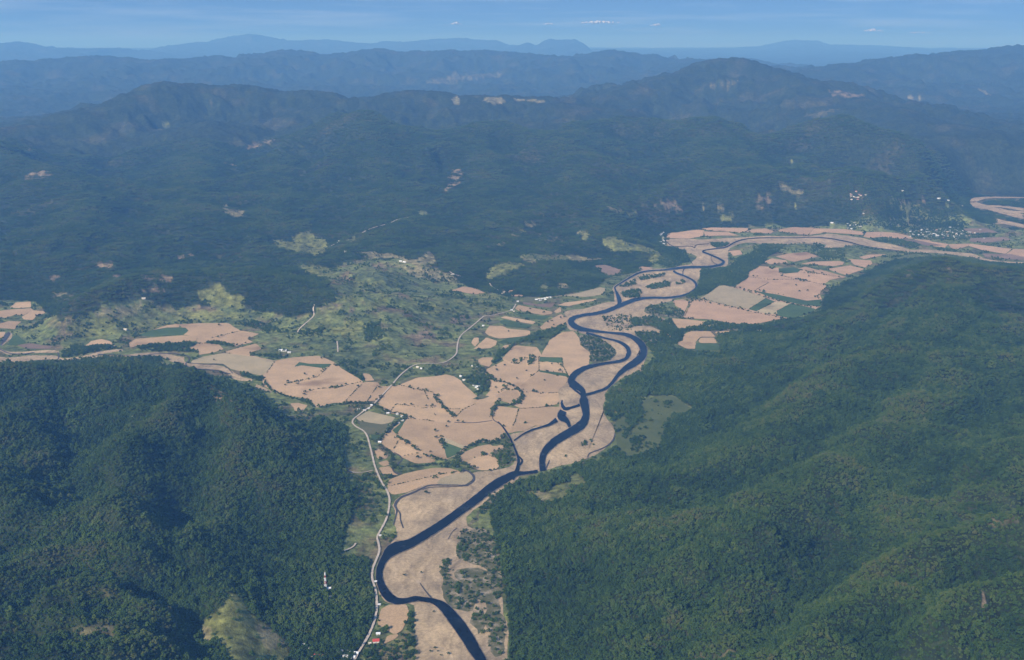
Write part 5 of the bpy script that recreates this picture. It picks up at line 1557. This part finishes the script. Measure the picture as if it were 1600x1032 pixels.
for px, py, w, rf, lab in ((224.5, 467.5, 16, 'cream', 'cream house on the crest above the left pastures'), (196, 516, 16, 'cream', 'pale building in the left pastures'), (626, 409, 14, 'white', 'white house left below the ochre hill'),
                           (632, 410.5, 18, 'white', 'long white shed below the ochre hill'), (531, 378, 16, 'white', 'white house by the yellow-green clearing'), (540, 394, 14, 'white', 'white house in the dark trees under the clearing'),
                           (707, 430, 18, 'cream', 'cream house on the road above the ochre pasture'), (1410, 299, 16, 'white', 'white hut high on the slope behind the village'), (1467, 311, 22, 'white', 'long white building under the far forest slope'),
                           (1481, 314, 22, 'white', 'white church-like building under the far forest slope'), (1502, 323, 24, 'cream', 'pale shed row left of the far gravel bend'), (1300, 349, 18, 'white', 'white house behind the far pink terrace'),
                           (208, 653, 5, 'white', 'tiny white hut on the forested left hill')):
    house_at(px, py, w, w * .5, rf, 1 if rf == 'cream' else 0, lab, None, False, 4, None, False)
# the quarry hamlet and the reddish hamlet
spots9 = [(1032 + random.uniform(-3, 5), 365 + i * 2.1, random.choice(('white', 'cream', 'grey'))) for i in range(9)]
spots14 = [(1340 + random.gauss(0, 8), 308 + random.gauss(0, 3), random.choice(('tile', 'tile', 'red', 'cream', 'white'))) for i in range(14)]
# the white village
spots = []
while len(spots) < 118:
    X_ = random.gauss(930, 150); Y_ = random.gauss(428, 22)
    if not (690 < X_ < 1330 and 370 < Y_ < 478) or Y_ > 455 + (X_ - 700) * .05: continue
    spots.append(pts('a9', f'{X_},{Y_}')[0] + (random.choice(('white', 'white', 'cream', 'grey', 'grey', 'tile')),))
def in_order(spots, fn):
    seen = {}
    for px, py, rf in sorted(spots):
        i = seen.get(rf, 0); seen[rf] = i + 1
        fn(px, py, rf, ordinal(i))
RN = dict(white='white-roofed', cream='cream-roofed', grey='grey-roofed', tile='tile-roofed', red='red-roofed')
in_order(spots, lambda px, py, rf, o: house_at(px, py, random.uniform(8, 13), random.uniform(6, 9), rf, random.choice((0, 1, 2)), o + ' ' + RN[rf] + ' house from the left in the village beyond the pink fields', 'houses of the white village'))
in_order(spots9, lambda px, py, rf, o: house_at(px, py, random.uniform(12, 18), random.uniform(8, 11), rf, 0, o + ' ' + RN[rf] + ' house from the left beside the far dusky pink field', 'houses by the far gravel', False, 3.5, None, True))
in_order(spots14, lambda px, py, rf, o: house_at(px, py, random.uniform(11, 17), random.uniform(8, 11), rf, 1, o + ' ' + RN[rf] + ' house from the left in the reddish hamlet on the slope', 'houses of the reddish hamlet', False, 3.5, None, False))
spots = [pts('a9', f'{random.uniform(215, 345)},{random.uniform(374, 396)}')[0] + (random.choice(('white', 'grey')),) for k in range(14)]
in_order(spots, lambda px, py, rf, o: house_at(px, py, random.uniform(9, 14), random.uniform(7, 9), rf, 0, o + ' ' + RN[rf] + ' house from the left in the row left of the village', 'houses left of the white village'))

# ---------------------------------------------------------------- the mast on the knoll
TW, TD = plain('white_steel', (.82, .82, .80), .5, .4, .05), plain('red_steel', (.30, .07, .05), .5, .4, .1)
tx, ty = hit(509, 924); tz = float(ground(tx, ty))
mast = bpy.data.objects.new('communications_tower', None); COL.objects.link(mast); mast.location = (tx, ty, tz)
tag(mast, 'white lattice communications tower on the forested knoll above the road', 'tower')
def bar(V, F, p, q, r):
    o = len(V); d = Vector(q) - Vector(p); t = d.to_track_quat('Z', 'Y')
    for c in (p, q):
        for sx_, sy_ in ((-1, -1), (1, -1), (1, 1), (-1, 1)):
            w = t @ Vector((sx_ * r, sy_ * r, 0)); V.append((c[0] + w[0], c[1] + w[1], c[2] + w[2]))
    F += [(o + i, o + (i + 1) % 4, o + 4 + (i + 1) % 4, o + 4 + i) for i in range(4)]
HT = 46.0
def half(z): return 2.9 - 2.0 * z / HT
secs = [(0, 9, TW), (9, 18, TW), (18, 25, TD), (25, 34, TW), (34, 40, TD), (40, HT, TW)]
for z0, z1, m_ in secs:
    V, F = [], []
    n = 3; zz = [z0 + (z1 - z0) * i / n for i in range(n + 1)]
    for za, zb in zip(zz[:-1], zz[1:]):
        a, b = half(za), half(zb)
        ca = [(-a, -a, za), (a, -a, za), (a, a, za), (-a, a, za)]; cb = [(-b, -b, zb), (b, -b, zb), (b, b, zb), (-b, b, zb)]
        for i in range(4):
            bar(V, F, ca[i], cb[i], .36); bar(V, F, ca[i], cb[(i + 1) % 4], .2); bar(V, F, ca[(i + 1) % 4], cb[i], .2); bar(V, F, cb[i], cb[(i + 1) % 4], .2)
    link_mesh('lattice_section', V, F, m_, None, mast)
V, F = boxmesh(-1.7, 1.7, -1.7, 1.7, 40, 40.35); link_mesh('platform', V, F, TW, None, mast)
for a in (0, 2.094, 4.189):
    V, F = boxmesh(-.35, .35, -.15, .15, 41, 44.5)
    V = [(x * math.cos(a) - (y - 1.9) * math.sin(a), x * math.sin(a) + (y - 1.9) * math.cos(a), z) for x, y, z in V]
    link_mesh('panel_antenna', V, F, TW, None, mast)
for z, a in ((30, -1.2), (33, -2.2), (22, -1.8)):
    V, F = [], []
    c = Vector((math.cos(a) * 2.4, math.sin(a) * 2.4, z)); dr = Vector((math.cos(a), math.sin(a), 0)); up = Vector((0, 0, 1)); sd = dr.cross(up)
    V.append(tuple(c))
    for i in range(12):
        V.append(tuple(c + dr * .45 + (up * math.sin(i * .5236) + sd * math.cos(i * .5236)) * 1.2))
    F = [(0, 1 + i, 1 + (i + 1) % 12) for i in range(12)]
    link_mesh('dish_antenna', V, F, TW, None, mast)
V, F = [], []; bar(V, F, (0, 0, HT), (0, 0, HT + 5), .16); link_mesh('lightning_rod', V, F, TW, None, mast)
hx_, hy_ = hit(514, 923.5)
house(hx_, hy_, float(ground(hx_, hy_)) + 2.5, 9, 6, 5.2, .1, 'white', 0, 'small white equipment hut at the foot of the lattice tower', None, True, 'equipment_hut', 'hut')
hx_, hy_ = hit(515, 936.5)
house(hx_, hy_, float(ground(hx_, hy_)) + 2.0, 7, 5, 4.6, .5, 'cream', 1, 'small pale water tank hut below the lattice tower', None, True, 'equipment_hut', 'hut')

# ---------------------------------------------------------------- far clouds, beyond the haze
cm_ = plain('cloud', (.50, .50, .53), 1, 0, .05, .002)
def cloud(px, py, wpx, hpx, label):
    D = 130000.0
    x, y, z = at_dist(px, py, D)
    w = wpx / FPX * D * .5; h = hpx / FPX * D
    V, F = [], []
    n = max(10, int(wpx * .8))
    for i in range(n):
        u = random.uniform(-1, 1); s = h * random.uniform(.25, .55) * (1 - .55 * abs(u))
        cx_, cy_, cz_ = x + u * w, y + random.uniform(-1, 1) * h * 2, z + random.random() * h * .5 * (1 - abs(u))
        o = len(V)
        for v in ICO_V:
            V.append((cx_ + v[0] * s * 1.5 * random.uniform(.8, 1.2), cy_ + v[1] * s * 1.5, cz_ + v[2] * s * random.uniform(.7, 1.2)))
        F += [tuple(j + o for j in f) for f in ICO_F]
    o = link_mesh('cloud', V, F, cm_, None, None, True)
    tag(o, label, 'cloud', 'small clouds over the horizon')
cloud(713, 38, 15, 5, 'leftmost small cloud over the horizon')
cloud(857, 38, 14, 3, 'tiny cloud left of the long pale cloud over the horizon')
cloud(937, 36, 56, 5, 'long pale cloud over the twin-peaked far mountain')
cloud(1026, 40, 16, 4, 'small cloud right of the long pale cloud')
cloud(1366, 49, 30, 5, 'small cloud over the far range on the right')
cloud(1436, 52, 30, 3, 'thin cloud trailing right of the right-hand cloud')

# ---------------------------------------------------------------- haze
V, F = boxmesh(-100000, 100000, -3000, 115000, float(min(VZ.min(), VZR.min(), -4)) - 1.5, max(1900.0, float(VZR.max()) + 40))
hz = bpy.data.meshes.new('haze'); hz.from_pydata(V, [], F); hz.update()
hm = bpy.data.materials.new('haze_air'); hm.use_nodes = True
ht = hm.node_tree; ht.nodes.clear()
ho = ht.nodes.new('ShaderNodeOutputMaterial'); pv = ht.nodes.new('ShaderNodeVolumePrincipled')
pv.inputs['Color'].default_value = HAZE_COLOR + (1,)
pv.inputs['Density'].default_value = HAZE_DENSITY
pv.inputs['Anisotropy'].default_value = 0.0
pv.inputs['Absorption Color'].default_value = HAZE_ABS + (1,)
ht.links.new(pv.outputs[0], ho.inputs['Volume'])
hz.materials.append(hm)
haze = bpy.data.objects.new('haze', hz); COL.objects.link(haze); haze['kind'] = 'stuff'
